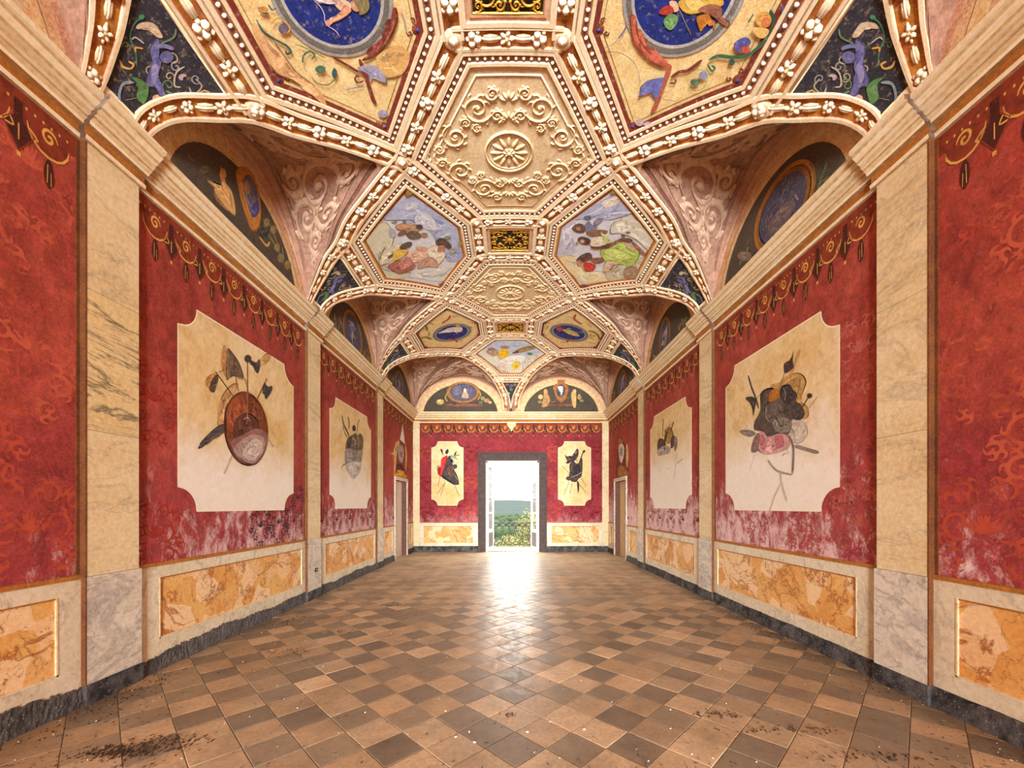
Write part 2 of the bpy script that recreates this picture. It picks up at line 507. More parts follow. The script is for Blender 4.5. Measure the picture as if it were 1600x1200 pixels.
def worn_paint():
    m, nt, b = newmat('worn_mural_paint', .85, .2)
    p = pos(nt)
    a = nd(nt, 'ShaderNodeVertexColor', layer_name='Col').outputs['Color']
    c = mixc(nt, .5, a, con(nt, noise(nt, p, 7, 8, .75, .8)), 'OVERLAY')
    c = mixc(nt, .35, c, con(nt, noise(nt, p, 45, 4, .7)), 'OVERLAY')
    setc(nt, b, c)
    nt.links.new(rampn(nt, noise(nt, mapv(nt, p, loc=(3, 8, 1)), 9, 8, .8, .5), [(.30, .35), (.46, .95)]), b.inputs['Alpha'])
    return m
MT['paint_worn'] = worn_paint()
# ------------------------------------------------------------------ dimensions (metres)
XW = 3.215            # recessed wall plane
XP = 3.17             # pilaster face
YB = 13.5             # end wall
PIERS = [3.30, 6.635, 9.97]
PITCH = 3.335
HB = .22              # half width of a pilaster
DADO = .965
DY0, DY1, DTOP = 11.4, 12.62, 2.24      # side doorways
GX0, GX1, GTOP = -.83, .93, 3.0         # garden doorway in the end wall

def SL(u, v, off=0): return Vector((-XW + off, u, v))
def SR(u, v, off=0): return Vector((XW - off, u, v))
def SB(u, v, off=0): return Vector((u, YB - off, v))
SIDES = (('left', -1, SL), ('right', 1, SR))

# ------------------------------------------------------------------ room shell
def shell():
    walls = {}
    for side, sg, S in SIDES:
        b = MB()
        a0, a1 = sorted((sg * XW, sg * 3.65))
        b.box(a0, a1, REAR - .3, DY0, 0, 6.4)
        b.box(a0, a1, DY1, YB, 0, 6.4)
        b.box(a0, a1, DY0, DY1, DTOP, 6.4)
        walls[side] = b.build('wall_' + side, MT['wall_' + side[0]], kind='structure', label='red damask painted plaster side wall on the %s' % side)
    b = MB()
    b.box(-3.65, GX0, YB, YB + .45, 0, 6.4)
    b.box(GX1, 3.65, YB, YB + .45, 0, 6.4)
    b.box(GX0, GX1, YB, YB + .45, GTOP, 6.4)
    walls['back'] = b.build('wall_back', MT['wall_b'], kind='structure', label='red damask painted end wall with the open garden door')
    b = MB()
    xs = [-3.65, -2.85, -1.35, -.75, .75, 1.35, 2.85, 3.65]
    for i in range(0, 7, 2): b.box(xs[i], xs[i + 1], REAR - .3, REAR, 0, 6.4)
    for i in range(1, 7, 2):  # openings added out of view to bring in fill light
        b.box(xs[i], xs[i + 1], REAR - .3, REAR, 0, .6); b.box(xs[i], xs[i + 1], REAR - .3, REAR, 3.8, 6.4)
    b.build('wall_front', MT['shell'], kind='structure', label='plain end wall with three tall windows behind the viewer')
    b = MB()
    b.box(-3.3, -2.15, -1.5, -1.2, 0, 6.38); b.box(2.15, 3.3, -1.5, -1.2, 0, 6.38); b.box(-2.15, 2.15, -1.5, -1.2, 5.1, 6.38)  # unseen wall added so its opening keeps light off the near bays
    b.build('wall_partition', MT['shell'], kind='structure', label='cross wall with a wide opening behind the viewer')
    b = MB()
    b.box(-3.65, 3.65, REAR - .3, YB + .45, 6.35, 6.5)  # slab added to block sky light leaking through vault seams
    b.build('ceiling_slab', MT['shell'], kind='structure', label='masonry slab above the vault')
    return walls
WALLS = shell()

# ------------------------------------------------------------------ terracotta floor
TS = .265
DIAG = .375
def floor():
    b = MB()
    b.box(-3.7, 3.7, REAR - .3, YB + .02, -.12, -.007)
    fl = b.build('floor', MT['mortar'], kind='structure', label='terracotta floor of square tiles laid on the diagonal')
    def tile_mesh(col, hgt=.006):
        t = MB()
        h = TS / 2 - .0016
        q = h - .004
        lo = [(-h, -h, -hgt), (h, -h, -hgt), (h, h, -hgt), (-h, h, -hgt)]
        mi = [(-h, -h, -.002), (h, -h, -.002), (h, h, -.002), (-h, h, -.002)]
        up = [(-q, -q, 0), (q, -q, 0), (q, q, 0), (-q, q, 0)]
        t.face(up, col)
        for k in range(4):
            j = (k + 1) % 4
            t.face([mi[k], mi[j], up[j], up[k]], col); t.face([lo[k], lo[j], mi[j], mi[k]], col)
        return t
    light = [lin(c) for c in ('a68663', '9e7d59', 'af906d', '947655')]
    dark = [lin(c) for c in ('665340', '6d5944', '5e4c3a', '745f48')]
    cells = []
    # vertices at (-.131, 2.536) + lattice; tile centres half a diagonal further on
    for i in range(-30, 31):
        for j in range(-90, 70):
            if (i + j) % 2: continue
            cx = -.131 + DIAG / 2 + i * DIAG / 2; cy = 2.536 + j * DIAG / 2
            if abs(cx) > XW + .13 or cy < REAR - .1 or cy > YB + .12: continue
            par = j % 2
            r = random.random()
            isdark = (par == 0) if r < .82 else (par == 1)
            col = random.choice(dark if isdark else light)
            if r > .93: col = tuple((a + c) / 2 for a, c in zip(random.choice(light), random.choice(dark)))
            vis = cy > 2.3 and abs(cx - .036) < cy * 1.28 + .1
            cells.append((0 if vis else 1, cy + abs(cx) * .15, cx, cy, col))
    cells.sort(key=lambda c: (c[0], c[1]))
    cache = {}
    rest = MB()
    rot = math.radians(45)
    for k, (nv, d, cx, cy, col) in enumerate(cells):
        dz = random.uniform(-.0012, .0012); a = rot + random.uniform(-.006, .006)
        if k < 300:
            if col not in cache: cache[col] = tile_mesh(col).mesh('floor_tile', MT['tile'])
            o = bpy.data.objects.new('floor_tile', cache[col])
            put(o, fl)
            o.location = (cx, cy, dz); o.rotation_euler = (random.uniform(-.003, .003), random.uniform(-.003, .003), a)
        else:
            t = tile_mesh(col); i0 = len(rest.v); ca, sa = math.cos(a), math.sin(a)
            rest.v += [(cx + x * ca - y * sa, cy + x * sa + y * ca, z + dz) for x, y, z in t.v]
            f = random.uniform(.85, 1.12)
            for q in t.f:
                rest.f.append(tuple(i0 + n for n in q)); rest.c.append(tuple(c * f for c in col)); rest.sm.append(False)
    rest.build('floor_tiles_beyond', MT['tile'], fl, kind='stuff', label='smaller looking terracotta tiles further down the hall')
    return fl
FLOOR = floor()

# ------------------------------------------------------------------ painted dado, borders, skirting
def dado_run(S, parent, u0, u1, p0, p1):
    # four flat boards round one yellow marble panel
    b = MB()
    def slab(a, c, z0, z1, t=.014): b.extr([(a, z0), (c, z0), (c, z1), (a, z1)], S, -.005, t)
    slab(u0, u1, .845, DADO - .012); slab(u0, u1, .1, .285)
    slab(u0, p0, .285, .845); slab(p1, u1, .285, .845)
    b.build('dado_frame', MT['frame_stone'], parent)
    b = MB()
    b.extr([(p0, .285), (p1, .285), (p1, .845), (p0, .845)], S, -.005, .004)
    b.build('marble_panel', MT['giallo'], parent)
    b = MB()
    w = .012
    for a, c, z0, z1 in ((p0, p1, .285, .285 + w), (p0, p0 + w, .285, .845), (p1 - w, p1, .285, .845)):
        b.extr([(a, z0), (c, z0), (c, z1), (a, z1)], S, .002, .017)
    b.build('panel_fillet', MT['cornice'], parent)
    b = MB()
    b.extr([(p0, .845 - w), (p1, .845 - w), (p1, .845), (p0, .845)], S, .002, .012)
    b.extr([(u0, DADO - .012), (u1, DADO - .012), (u1, DADO + .022), (u0, DADO + .022)], S, -.005, .02)
    b.build('ochre_border', MT['ochre'], parent)

def skirting(S, parent, u0, u1, rough, base_off=.0, mat='baseboard', h=.155):
    # black skirting, its plaster edge crumbled where rough is large
    n = max(4, int((u1 - u0) / (.016 if rough > .01 else .06))); rows = []
    us = [u0 + (u1 - u0) * k / n for k in range(n + 1)]
    top = [h + rough * (.7 * math.sin(u * 3.1) + .4 * math.sin(u * 9.7 + 1)) for u in us]
    for j in range(7):
        f = j / 6; row = []
        for u, zt in zip(us, top):
            r = rough * .35
            z = zt * f + (random.uniform(-r, r) * .8 if j in (1, 2, 3, 4, 5) else (random.uniform(-r, r) * 1.6 if j == 6 else 0)) - .01 * (j == 0)
            row.append(S(min(u1, max(u0, u + random.uniform(-r, r) * .5)), z, base_off + .034 - .012 * f + (random.uniform(-r, r) * .45 if 0 < j < 6 else 0)))
        rows.append(row)
    rows.append([S(u, zt, -.004) for u, zt in zip(us, top)])
    b = MB()
    b.grid(rows, smooth=False)
    return b.build('skirting', MT[mat], parent)

BASE = {}
for side, sg, S in SIDES:
    BASE[side] = thing('baseboard_' + side, 'black flaking skirting along the foot of the %s wall' % side, None, (sg * XW, 6, 0), kind='structure')
    W = WALLS[side]
    spans = [(PIERS[0] - PITCH + HB, PIERS[0] - HB), (PIERS[0] + HB, PIERS[1] - HB), (PIERS[1] + HB, PIERS[2] - HB)]
    for k, (a, c) in enumerate(spans):
        dado_run(S, W, a, c, a + .24, c - (.1 if k else .16))
        rough = (.026 if side == 'left' and k else .006)
        skirting(S, BASE[side], a, c, rough if not (side == 'left' and k == 0) else .03, mat='rubble' if (side == 'left') else 'baseboard')
    dado_run(S, W, PIERS[2] + HB, DY0 - .12, PIERS[2] + HB + .2, DY0 - .32)
    skirting(S, BASE[side], PIERS[2] + HB, DY0 - .12, .02, mat='rubble')
    dado_run(S, W, DY1 + .12, YB, DY1 + .3, YB - .25)
    skirting(S, BASE[side], DY1 + .12, YB, .004)
    # brown borders at the edges of each red field
    b = MB()
    for a, c in spans + [(PIERS[2] + HB, None)]:
        b.extr([(a, DADO + .022), (a + .02, DADO + .022), (a + .02, 4.25), (a, 4.25)], S, -.004, .006)
        if c: b.extr([(c - .03, DADO + .022), (c, DADO + .022), (c, 4.25), (c - .03, 4.25)], S, -.004, .006)
    b.build('field_border', MT['brown_edge'], W)
BASE['back'] = thing('baseboard_back', 'black skirting along the foot of the end wall', None, (0, YB, 0), kind='structure')
WB = WALLS['back']
dado_run(SB, WB, -XW, GX0 - .25, -2.88, -1.24)
dado_run(SB, WB, GX1 + .25, XW, 1.34, 2.9)
skirting(SB, BASE['back'], -XW, GX0 - .25, .004, h=.19)
skirting(SB, BASE['back'], GX1 + .25, XW, .004, h=.19)

# ------------------------------------------------------------------ pilasters
def pilaster(sg, yp, label, detail=True):
    S = SL if sg < 0 else SR
    t = thing('pilaster', label, 'pilaster', (sg * XW, yp, 0), 'marble painted pilasters along the side walls')
    p = XW - XP
    def blk(name, z0, z1, y0, y1, mat, off=p):
        b = MB(); g = .003
        b.extr([(y0 + g, z0), (y1 - g, z0), (y1, z0 + g), (y1, z1 - g), (y1 - g, z1), (y0 + g, z1), (y0, z1 - g), (y0, z0 + g)], S, -.003, off)
        return b.build(name, MT[mat], t)
    blk('plinth', -.01, .15, yp - HB - .003, yp + HB + .03, 'baseboard', p + .012)
    blk('pedestal', .148, DADO, yp - HB, yp + HB + .025, 'marble_grey', p + .002)
    for z0, z1 in ((DADO + .003, 2.08), (2.083, 3.15), (3.153, 4.3)):
        blk('shaft_slab', z0, z1, yp - HB + .006, yp + HB, 'marble_streak' if sg < 0 and z1 < 3.2 and yp < 4 and z0 > 2 else 'marble')
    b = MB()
    b.extr([(yp - HB - .004, .15), (yp - HB + .006, .15), (yp - HB + .006, 4.27), (yp - HB - .004, 4.27)], S, -.003, p + .003)  # brown edge, with the near face's shade put into the paint
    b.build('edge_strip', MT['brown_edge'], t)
    return t
PL = {(-1, 0): 'nearest pilaster on the left wall, cream marble with dark diagonal streaks',
      (-1, 1): 'middle pilaster on the left wall, pale marble with a small black socket',
      (-1, 2): 'farthest narrow looking pilaster on the left wall, before the side door',
      (1, 0): 'nearest pilaster on the right wall, plain cream marble with faint veins',
      (1, 1): 'middle pilaster on the right wall, between two faded trophy murals',
      (1, 2): 'farthest narrow looking pilaster on the right wall, before the side door'}
for sg in (-1, 1):
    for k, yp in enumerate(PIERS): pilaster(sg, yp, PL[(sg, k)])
for sg in (-1, 1):
    t = thing('corner_pilaster', 'slim cream pilaster in the far %s corner of the end wall' % ('left' if sg < 0 else 'right'), 'pilaster', (sg * 3.1, YB, 0), 'corner pilasters of the end wall')
    a, c = sorted((sg * 3.0, sg * XW))
    b = MB(); b.extr([(a, DADO + .02), (c, DADO + .02), (c, 4.3), (a, 4.3)], SB, -.003, .04); b.build('shaft', MT['marble'], t)
    b = MB(); b.extr([(a - .01, .19), (c + .01, .19), (c + .01, DADO + .02), (a - .01, DADO + .02)], SB, -.003, .03); b.build('pedestal', MT['marble'], t)

# ------------------------------------------------------------------ cornice
PROF = [(0, 4.245), (.03, 4.245), (.036, 4.275), (.02, 4.285), (.024, 4.345), (.06, 4.352), (.066, 4.375), (.09, 4.395), (.094, 4.41), (.115, 4.42),
        (.12, 4.445), (.145, 4.455), (.152, 4.475), (.185, 4.505), (.19, 4.53), (.212, 4.535), (.215, 4.57), (0, 4.575)]
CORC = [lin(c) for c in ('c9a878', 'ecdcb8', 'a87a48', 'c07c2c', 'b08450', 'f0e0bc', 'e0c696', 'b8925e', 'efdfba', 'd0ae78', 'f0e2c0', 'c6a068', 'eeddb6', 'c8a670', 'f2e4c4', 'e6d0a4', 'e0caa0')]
def cornice_run(S, u0, u1, off, parent, cap0=True, cap1=True):
    cr, oc = (1, 1, 1), (0, 0, 0)
    b = MB(); g = MB()
    n = max(1, int((u1 - u0) / .4))
    us = [u0 + (u1 - u0) * k / n for k in range(n + 1)]
    for k in range(len(PROF) - 1):
        (o0, z0), (o1, z1) = PROF[k], PROF[k + 1]
        f0 = off + o0 if 0 < k else -.003; f1 = off + o1 if k < len(PROF) - 2 else -.003
        rows = [[S(u, z0, f0) for u in us], [S(u, z1, f1) for u in us]]
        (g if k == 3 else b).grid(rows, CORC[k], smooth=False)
    poly = [(off + o, z) for o, z in PROF]; poly[0] = (-.003, PROF[0][1]); poly[-1] = (-.003, PROF[-1][1])
    for u, on in ((u0, cap0), (u1, cap1)):
        if on: b.face([S(u, z, o) for o, z in poly], lin('5a4030'))  # end caps browned: crumbly edge plus shade put into the colour
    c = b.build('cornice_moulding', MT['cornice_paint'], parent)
    g.build('ochre_frieze', MT['ochre'], c)
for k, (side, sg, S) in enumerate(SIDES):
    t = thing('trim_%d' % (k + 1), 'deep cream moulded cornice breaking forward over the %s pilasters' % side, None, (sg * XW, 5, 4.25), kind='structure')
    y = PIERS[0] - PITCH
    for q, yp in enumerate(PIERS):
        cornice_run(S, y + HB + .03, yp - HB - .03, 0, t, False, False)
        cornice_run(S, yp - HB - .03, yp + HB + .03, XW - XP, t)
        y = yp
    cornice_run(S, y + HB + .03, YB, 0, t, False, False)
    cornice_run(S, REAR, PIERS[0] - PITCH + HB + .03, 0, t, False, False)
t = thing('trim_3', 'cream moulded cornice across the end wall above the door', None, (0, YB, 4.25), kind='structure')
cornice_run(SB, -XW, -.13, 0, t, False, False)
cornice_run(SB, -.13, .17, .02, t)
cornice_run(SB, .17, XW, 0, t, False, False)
ART = {}
ART['trophy_L1'] = '''
painted_shadow#1 s c79a63 0|4511,2451 4525,2610 4607,2768 4737,2906 4859,2953 4767,2792 4650,2640 4621,2474 4607,2392 4525,2376
painted_shadow#1 s c58f55 0|4621,3319 4579,3214 4566,3071 4650,2960 4679,3110 4650,3260
painted_shadow#1 s c98f50 0|4471,2952 4380,2894 4330,2813 4355,2765 4393,2766 4419,2850 4484,2937
painted_shadow#1 s cda968 0|5265,3379 5416,3522 5518,3506 5377,3350 5291,3320
painted_lance#2 s 6d5545 0|4673,3305 4767,3273 4859,3214 4922,3130 4954,3045 4859,3026 4782,3022 4708,2978 4656,2932 4641,3057 4650,3180
painted_lance#2 s 8a7458 0|4673,3297 4647,3159 4650,3040 4661,2944 4714,2988 4731,3128 4708,3221
painted_lance#2 l 7a4a28 37|4767,3140 4853,2867
painted_lance#2 l c0925a 45|4843,3010 4987,3044
painted_axe#3 l 5a3a28 46|4479,2974 4752,2788
painted_axe#3 s 55483f 0|4511,2946 4471,2923 4419,2850 4388,2746 4458,2741 4498,2835 4517,2899
painted_axe#3 l 5a4638 15|4525,2979 4621,3046
painted_axe#4 l 7d4a26 51|5020,3324 5020,2904
painted_axe#4 s 4f4036 0|5095,3336 5085,3309 5060,3282 5027,3264 4994,3259 4970,3268 4961,3288 4970,3315 4994,3341 5027,3359 5060,3365 5085,3357
painted_axe#4 s 574a44 0|5071,3310 5192,3320 5257,3388 5272,3314 5228,3198 5164,3210 5122,3251 5071,3262
painted_axe#5 l 9a5a30 54|5416,3189 5210,2867
painted_axe#5 s 4a443f 0|5358,3113 5435,3090 5534,3124 5514,3042 5396,2911 5358,2964 5320,2976
painted_axe#5 l 7a4526 28|4971,3039 5037,2908
painted_sabre#6 s 5a4f4a 0|4607,2422 4484,2359 4343,2238 4257,2151 4229,2095 4293,2128 4368,2192 4484,2262 4607,2333
painted_shaft#7 l cdbcaa 53|4737,2092 4607,1867
painted_shaft#7 l b5a498 59|5455,2392 5559,2302
painted_shield#8 s 5f3a2a 0|5432,2559 5435,2405 5391,2257 5306,2131 5191,2042 5061,1997 4931,1998 4812,2041 4715,2119 4646,2224 4609,2347 4607,2477 4639,2606 4705,2722 4799,2816 4915,2878 5044,2901 5175,2878 5292,2809 5382,2699
painted_shield#8 s 8a4c30 0|5409,2555 5413,2407 5372,2264 5292,2144 5184,2058 5062,2015 4939,2016 4826,2057 4733,2133 4667,2235 4632,2354 4629,2481 4660,2605 4721,2718 4810,2808 4920,2867 5043,2888 5166,2865 5277,2797 5362,2690
painted_shield#8 s 9c5330 0|4650,2560 4737,2743 4922,2851 5014,2729 5020,2537 4828,2352 4679,2366
painted_shield#8 s 7d4429 0|5054,2870 5228,2827 5377,2680 5396,2499 5157,2476 5054,2609
painted_shield#8 s 643c30 0|4797,2511 5020,2645 5228,2580 5210,2375 4954,2204 4767,2280
painted_shield#8 s 96695a 0|4708,2250 4954,2374 5192,2483 5423,2457 5396,2267 5228,2063 5054,2005 4828,2072
painted_shield#8 s b39488 0|4767,2177 4987,2337 5265,2429 5385,2358 5320,2187 5157,2044 5020,2019 4859,2086
painted_shield#8 s cdbab0 0|4922,2136 5088,2332 5302,2333 5283,2182 5088,2048
painted_shield#8 l c09070 11|5004,2895 5014,2729 5014,2535
painted_shield#8 l cfb29a 8|4938,2541 5020,2591 5060,2545
'''
ART['trophy_R1'] = '''
painted_shadow#9 s c39a5c 0|5033,2958 4867,2973 4773,3006 4538,2981 4416,2856 4470,2738 4511,2652 4403,2568 4377,2467 4456,2447 4624,2562
painted_shadow#9 l c39a5c 55|4511,3234 4624,3058 4682,2978
painted_shadow#9 l c4a068 46|4251,2641 4403,2530
painted_shadow#9 s cdbfae 0|4638,2485 4430,2403 4403,2246 4566,2195 4682,2313
painted_lance#10 s 4a3a33 0|4618,3249 4667,3173 4773,3160 4779,3090 4757,3042 4667,3043 4609,3073 4629,3140
painted_lance#10 l 4a3a33 22|4767,3045 4867,2889
painted_halberd#11 l 4f453f 31|5500,3259 5420,3071 5342,2933 5265,2754
painted_halberd#11 s 4a403a 0|5563,2968 5400,2944 5322,2859 5361,2731 5392,2692 5408,2835
painted_halberd#11 l 4f453f 24|5322,2882 5181,2957
painted_armour#12 s 5d4f47 0|5228,2925 5137,2967 4999,2948 4867,2868 4804,2913 4682,2893 4624,2820 4552,2741 4566,2666 4456,2561 4443,2482 4538,2454 4638,2485 4653,2388 4712,2319 4835,2361 4965,2341 5137,2370 5210,2450 5361,2500 5361,2593 5284,2668 5228,2745
painted_armour#12 s b5752f 0|5050,2887 4932,2919 4835,2839 4867,2785 4982,2772 5067,2805
painted_armour#12 s 453d3b 0|4835,2880 4712,2896 4624,2820 4595,2713 4682,2676 4788,2723 4851,2801
painted_armour#12 l 8d8176 13|4788,2888 4748,2794 4773,2729
painted_armour#12 s 6e6258 0|5120,2763 4965,2757 4835,2693 4804,2562 4899,2498 5067,2533 5137,2657
painted_armour#12 l 9d9284 15|5102,2737 5116,2631 5060,2542
painted_armour#12 l 40382f 13|4899,2709 4835,2610 4682,2605
painted_armour#12 s 4e4541 0|4624,2641 4511,2633 4443,2520 4483,2452 4595,2476 4638,2565
painted_armour#12 s 857a6e 0|4965,2512 4804,2541 4653,2468 4653,2368 4773,2350 4932,2399
painted_armour#12 l 3c3430 13|4932,2590 4819,2441 4788,2517
painted_armour#12 l 40382f 13|4804,2438 4682,2474
painted_armour#12 l 3c3430 15|5137,2967 5192,2870 5173,2777
painted_armour#12 l c9c0b4 11|4982,2494 4932,2537 4893,2455
painted_armour#12 l 423a36 38|4352,2686 4483,2568
painted_armour#12 s 3a3230 0|4324,2667 4328,2656 4341,2650 4359,2651 4377,2659 4391,2672 4395,2687 4391,2699 4377,2705 4359,2703 4341,2695 4328,2682
painted_banner#13 s d2a09a 0|5303,2398 5173,2443 5067,2358 4835,2361 4682,2293 4682,2172 4867,2136 5102,2145 5284,2236
painted_banner#13 s c07a80 0|5265,2381 5155,2396 5102,2233 5192,2223
painted_banner#13 s b86a74 0|4932,2336 4804,2334 4773,2206 4899,2204
painted_banner#13 s 8a706c 0|5322,2425 5239,2410 5284,2214 5428,2238
painted_shaft#14 l 7a706a 29|4697,2316 4609,2162 4624,1866
painted_shaft#14 l a59c92 21|5067,2075 4899,1930 4624,1856
painted_shaft#14 l 8a8078 20|4742,2303 4697,2094
painted_shaft#14 l 5a504a 20|4804,2087 4742,2120
painted_shaft#14 l 8e7d70 36|4581,2178 4403,2114 4227,2053
painted_shaft#14 l b9aea2 19|5322,2196 5460,1979
painted_shaft#14 l c4bab0 21|4835,1924 4788,1735 4712,1559
painted_shaft#14 l cfc6ba 16|4804,1777 4932,1615 5033,1422
painted_shaft#14 s 8a7e74 0|5691,2550 5480,2523 5322,2447 5440,2426 5605,2486
'''
ART['trophy_L2'] = '''
painted_spear#15 l 5f5044 52|7802,3239 7901,3076 8054,2981 8159,2894
painted_spear#15 l 6a5a48 45|8106,3275 8159,3170 8133,3038
painted_spear#15 l b5833f 50|8700,3349 8610,3195 8580,3033
painted_spear#15 l 8a7050 40|8295,3133 8492,3083
painted_spear#15 l 7a664c 32|7851,3046 7951,2921 8080,2859
painted_spear#15 s 4f3f38 0|8323,3106 8407,3166 8492,3150 8492,3072 8350,3035
painted_shield#16 s 6f6257 0|8028,2767 8133,2868 8323,2943 8492,3017 8610,2993 8761,3065 8917,3000 8930,2886 8854,2713 8492,2641 8159,2618 7977,2593
painted_shield#16 s 9a8f86 0|7977,2593 8159,2660 8492,2663 8866,2726 8854,2574 8730,2400 8028,2317 7951,2465
painted_shield#16 s c5bdb4 0|8002,2346 8730,2446 8804,2339 8669,2191 8407,2060 8159,2129
painted_shield#16 s 5a4c42 0|8159,2873 8323,2922 8267,2783 8186,2664 8080,2649 8028,2746
painted_shield#16 s 7d6045 0|8700,3009 8885,2995 8885,2833 8761,2700 8669,2778
painted_shield#16 l c9b48a 24|8323,2900 8492,2840 8435,2721
painted_shield#16 l c2aa80 25|8610,2993 8669,2868 8639,2728
painted_shield#16 l 4a4038 32|8435,2787 8492,2685
painted_shield#16 l 8b8078 28|7778,2211 7851,2279 7977,2323
painted_shield#16 l 4a423c 34|8700,2544 8779,2485
painted_shield#16 l d6cdc2 15|8133,2275 8061,1932
painted_shield#16 l d6cdc2 15|8323,2293 8295,1945
painted_shield#16 l d6cdc2 16|8551,2315 8580,1960
painted_shield#16 l d6cdc2 17|8761,2335 8846,1975
'''
ART['trophy_R2'] = '''
painted_spear#17 l 6a5230 42|8597,3338 8609,3172 8627,2951
painted_spear#17 l 5c4630 35|8943,3098 8846,2965
painted_spear#17 l 5c4630 46|8031,3165 8138,3060 8165,2959
painted_spear#17 l 8a6a38 31|8361,3103 8138,3145
painted_spear#17 l 5c4630 26|8878,3155 8782,2977
painted_spear#17 l 6a5230 23|8220,3204 8248,3102
painted_helmet#18 s a5813f 0|8507,3064 8304,3102 8111,3012 8058,2877 8138,2784 8361,2776 8477,2904
painted_helmet#18 l 4f3d2c 27|8507,3086 8390,3010 8248,3081 8084,2965 8031,2830
painted_helmet#18 s 5a4536 0|8910,2929 8658,2934 8507,2842 8448,2767 8658,2686 8910,2674
painted_helmet#18 s 4f3d33 0|8507,2975 8390,2999 8448,2833 8537,2825
painted_helmet#18 s 5d4a3e 0|8165,2874 7979,2863 8031,2684 8182,2663
painted_helmet#18 s 8d7a6a 0|8005,2836 7886,2827 7850,2698 7927,2586 8005,2596
painted_helmet#18 s b0a49a 0|8910,2721 8537,2758 8193,2665 8304,2573 8597,2588 8878,2601
painted_helmet#18 s 5f4a3c 0|8466,2693 8472,2678 8489,2669 8513,2668 8537,2676 8554,2690 8561,2706 8554,2721 8537,2730 8513,2730 8489,2723 8472,2709
painted_shaft#19 l a8927c 50|7606,2383 7876,2322
painted_shaft#19 l c0b5a5 18|7953,2589 7927,2297 8031,1994
painted_shaft#19 l c9bfb2 33|8537,2580 8567,2383
painted_shaft#19 s b5a89a 0|8271,2262 8275,2256 8287,2253 8304,2253 8321,2256 8334,2262 8338,2269 8334,2275 8321,2278 8304,2279 8287,2275 8275,2269
'''
ART['trophy_BL'] = '''
painted_shaft#20 l 5a2a22 38|-2337,2491 -2400,2154
painted_shaft#20 l 3d2420 34|-2158,2302 -2443,1880
painted_shaft#20 l 3d2420 34|-2179,2280 -2310,1838
painted_shaft#20 l 4a3026 42|-1852,2196 -1704,1827
painted_spear#21 s 3c3236 0|-2305,3398 -2242,3335 -2259,3272 -2210,3188 -2253,3209 -2316,3335
painted_spear#21 s 3c3236 0|-2084,3388 -2052,3293 -2116,3209 -2168,3282
painted_spear#21 s 40363a 0|-1789,3314 -1820,3188 -1884,3145 -1852,3251
painted_spear#21 l 403438 25|-1852,3124 -1757,3188 -1694,3177
painted_spear#21 l 403438 25|-1989,3188 -1862,3103 -1757,3040
painted_cloak#22 s b89a6a 0|-2443,2829 -2358,2850 -2369,2745 -2421,2660
painted_cloak#22 s d8302a 0|-2284,3061 -2179,3145 -2084,3166 -2116,2998 -2179,2787 -2242,2576 -2305,2470 -2348,2491 -2337,2660 -2305,2871
painted_cloak#22 s a3242a 0|-2411,2745 -2337,2808 -2326,2660 -2337,2512 -2411,2576
painted_shield#23 s 4a4042 0|-2073,3124 -2010,3166 -1905,3061 -1873,2955 -1947,2850 -1905,2723 -1799,2576 -1725,2365 -1719,2217 -1884,2217 -2073,2323 -2284,2470 -2242,2660 -2179,2829 -2137,2998
painted_shield#23 s 2f2a2e 0|-1719,2221 -1905,2259 -2116,2386 -2259,2512 -2280,2466 -2073,2318 -1884,2213
painted_shield#23 s 6b4a3a 0|-2116,2702 -2010,2850 -1905,2660 -1884,2491 -1989,2449 -2094,2555
painted_shield#23 l e0d8d0 17|-1905,2597 -1757,2375
painted_shield#23 l e8e0d8 17|-1989,3103 -1884,2998 -1926,2892
painted_shield#23 s 262226 0|-1924,2987 -1928,2964 -1940,2947 -1957,2941 -1974,2947 -1987,2964 -1991,2987 -1987,3010 -1974,3027 -1957,3034 -1940,3027 -1928,3010
painted_mace#24 s 4a3d3c 0|-1768,2808 -1777,2771 -1804,2744 -1841,2734 -1878,2744 -1905,2771 -1915,2808 -1905,2845 -1878,2872 -1841,2882 -1804,2872 -1777,2845
painted_mace#24 l 4a3d3c 30|-1799,2871 -1725,2977
'''
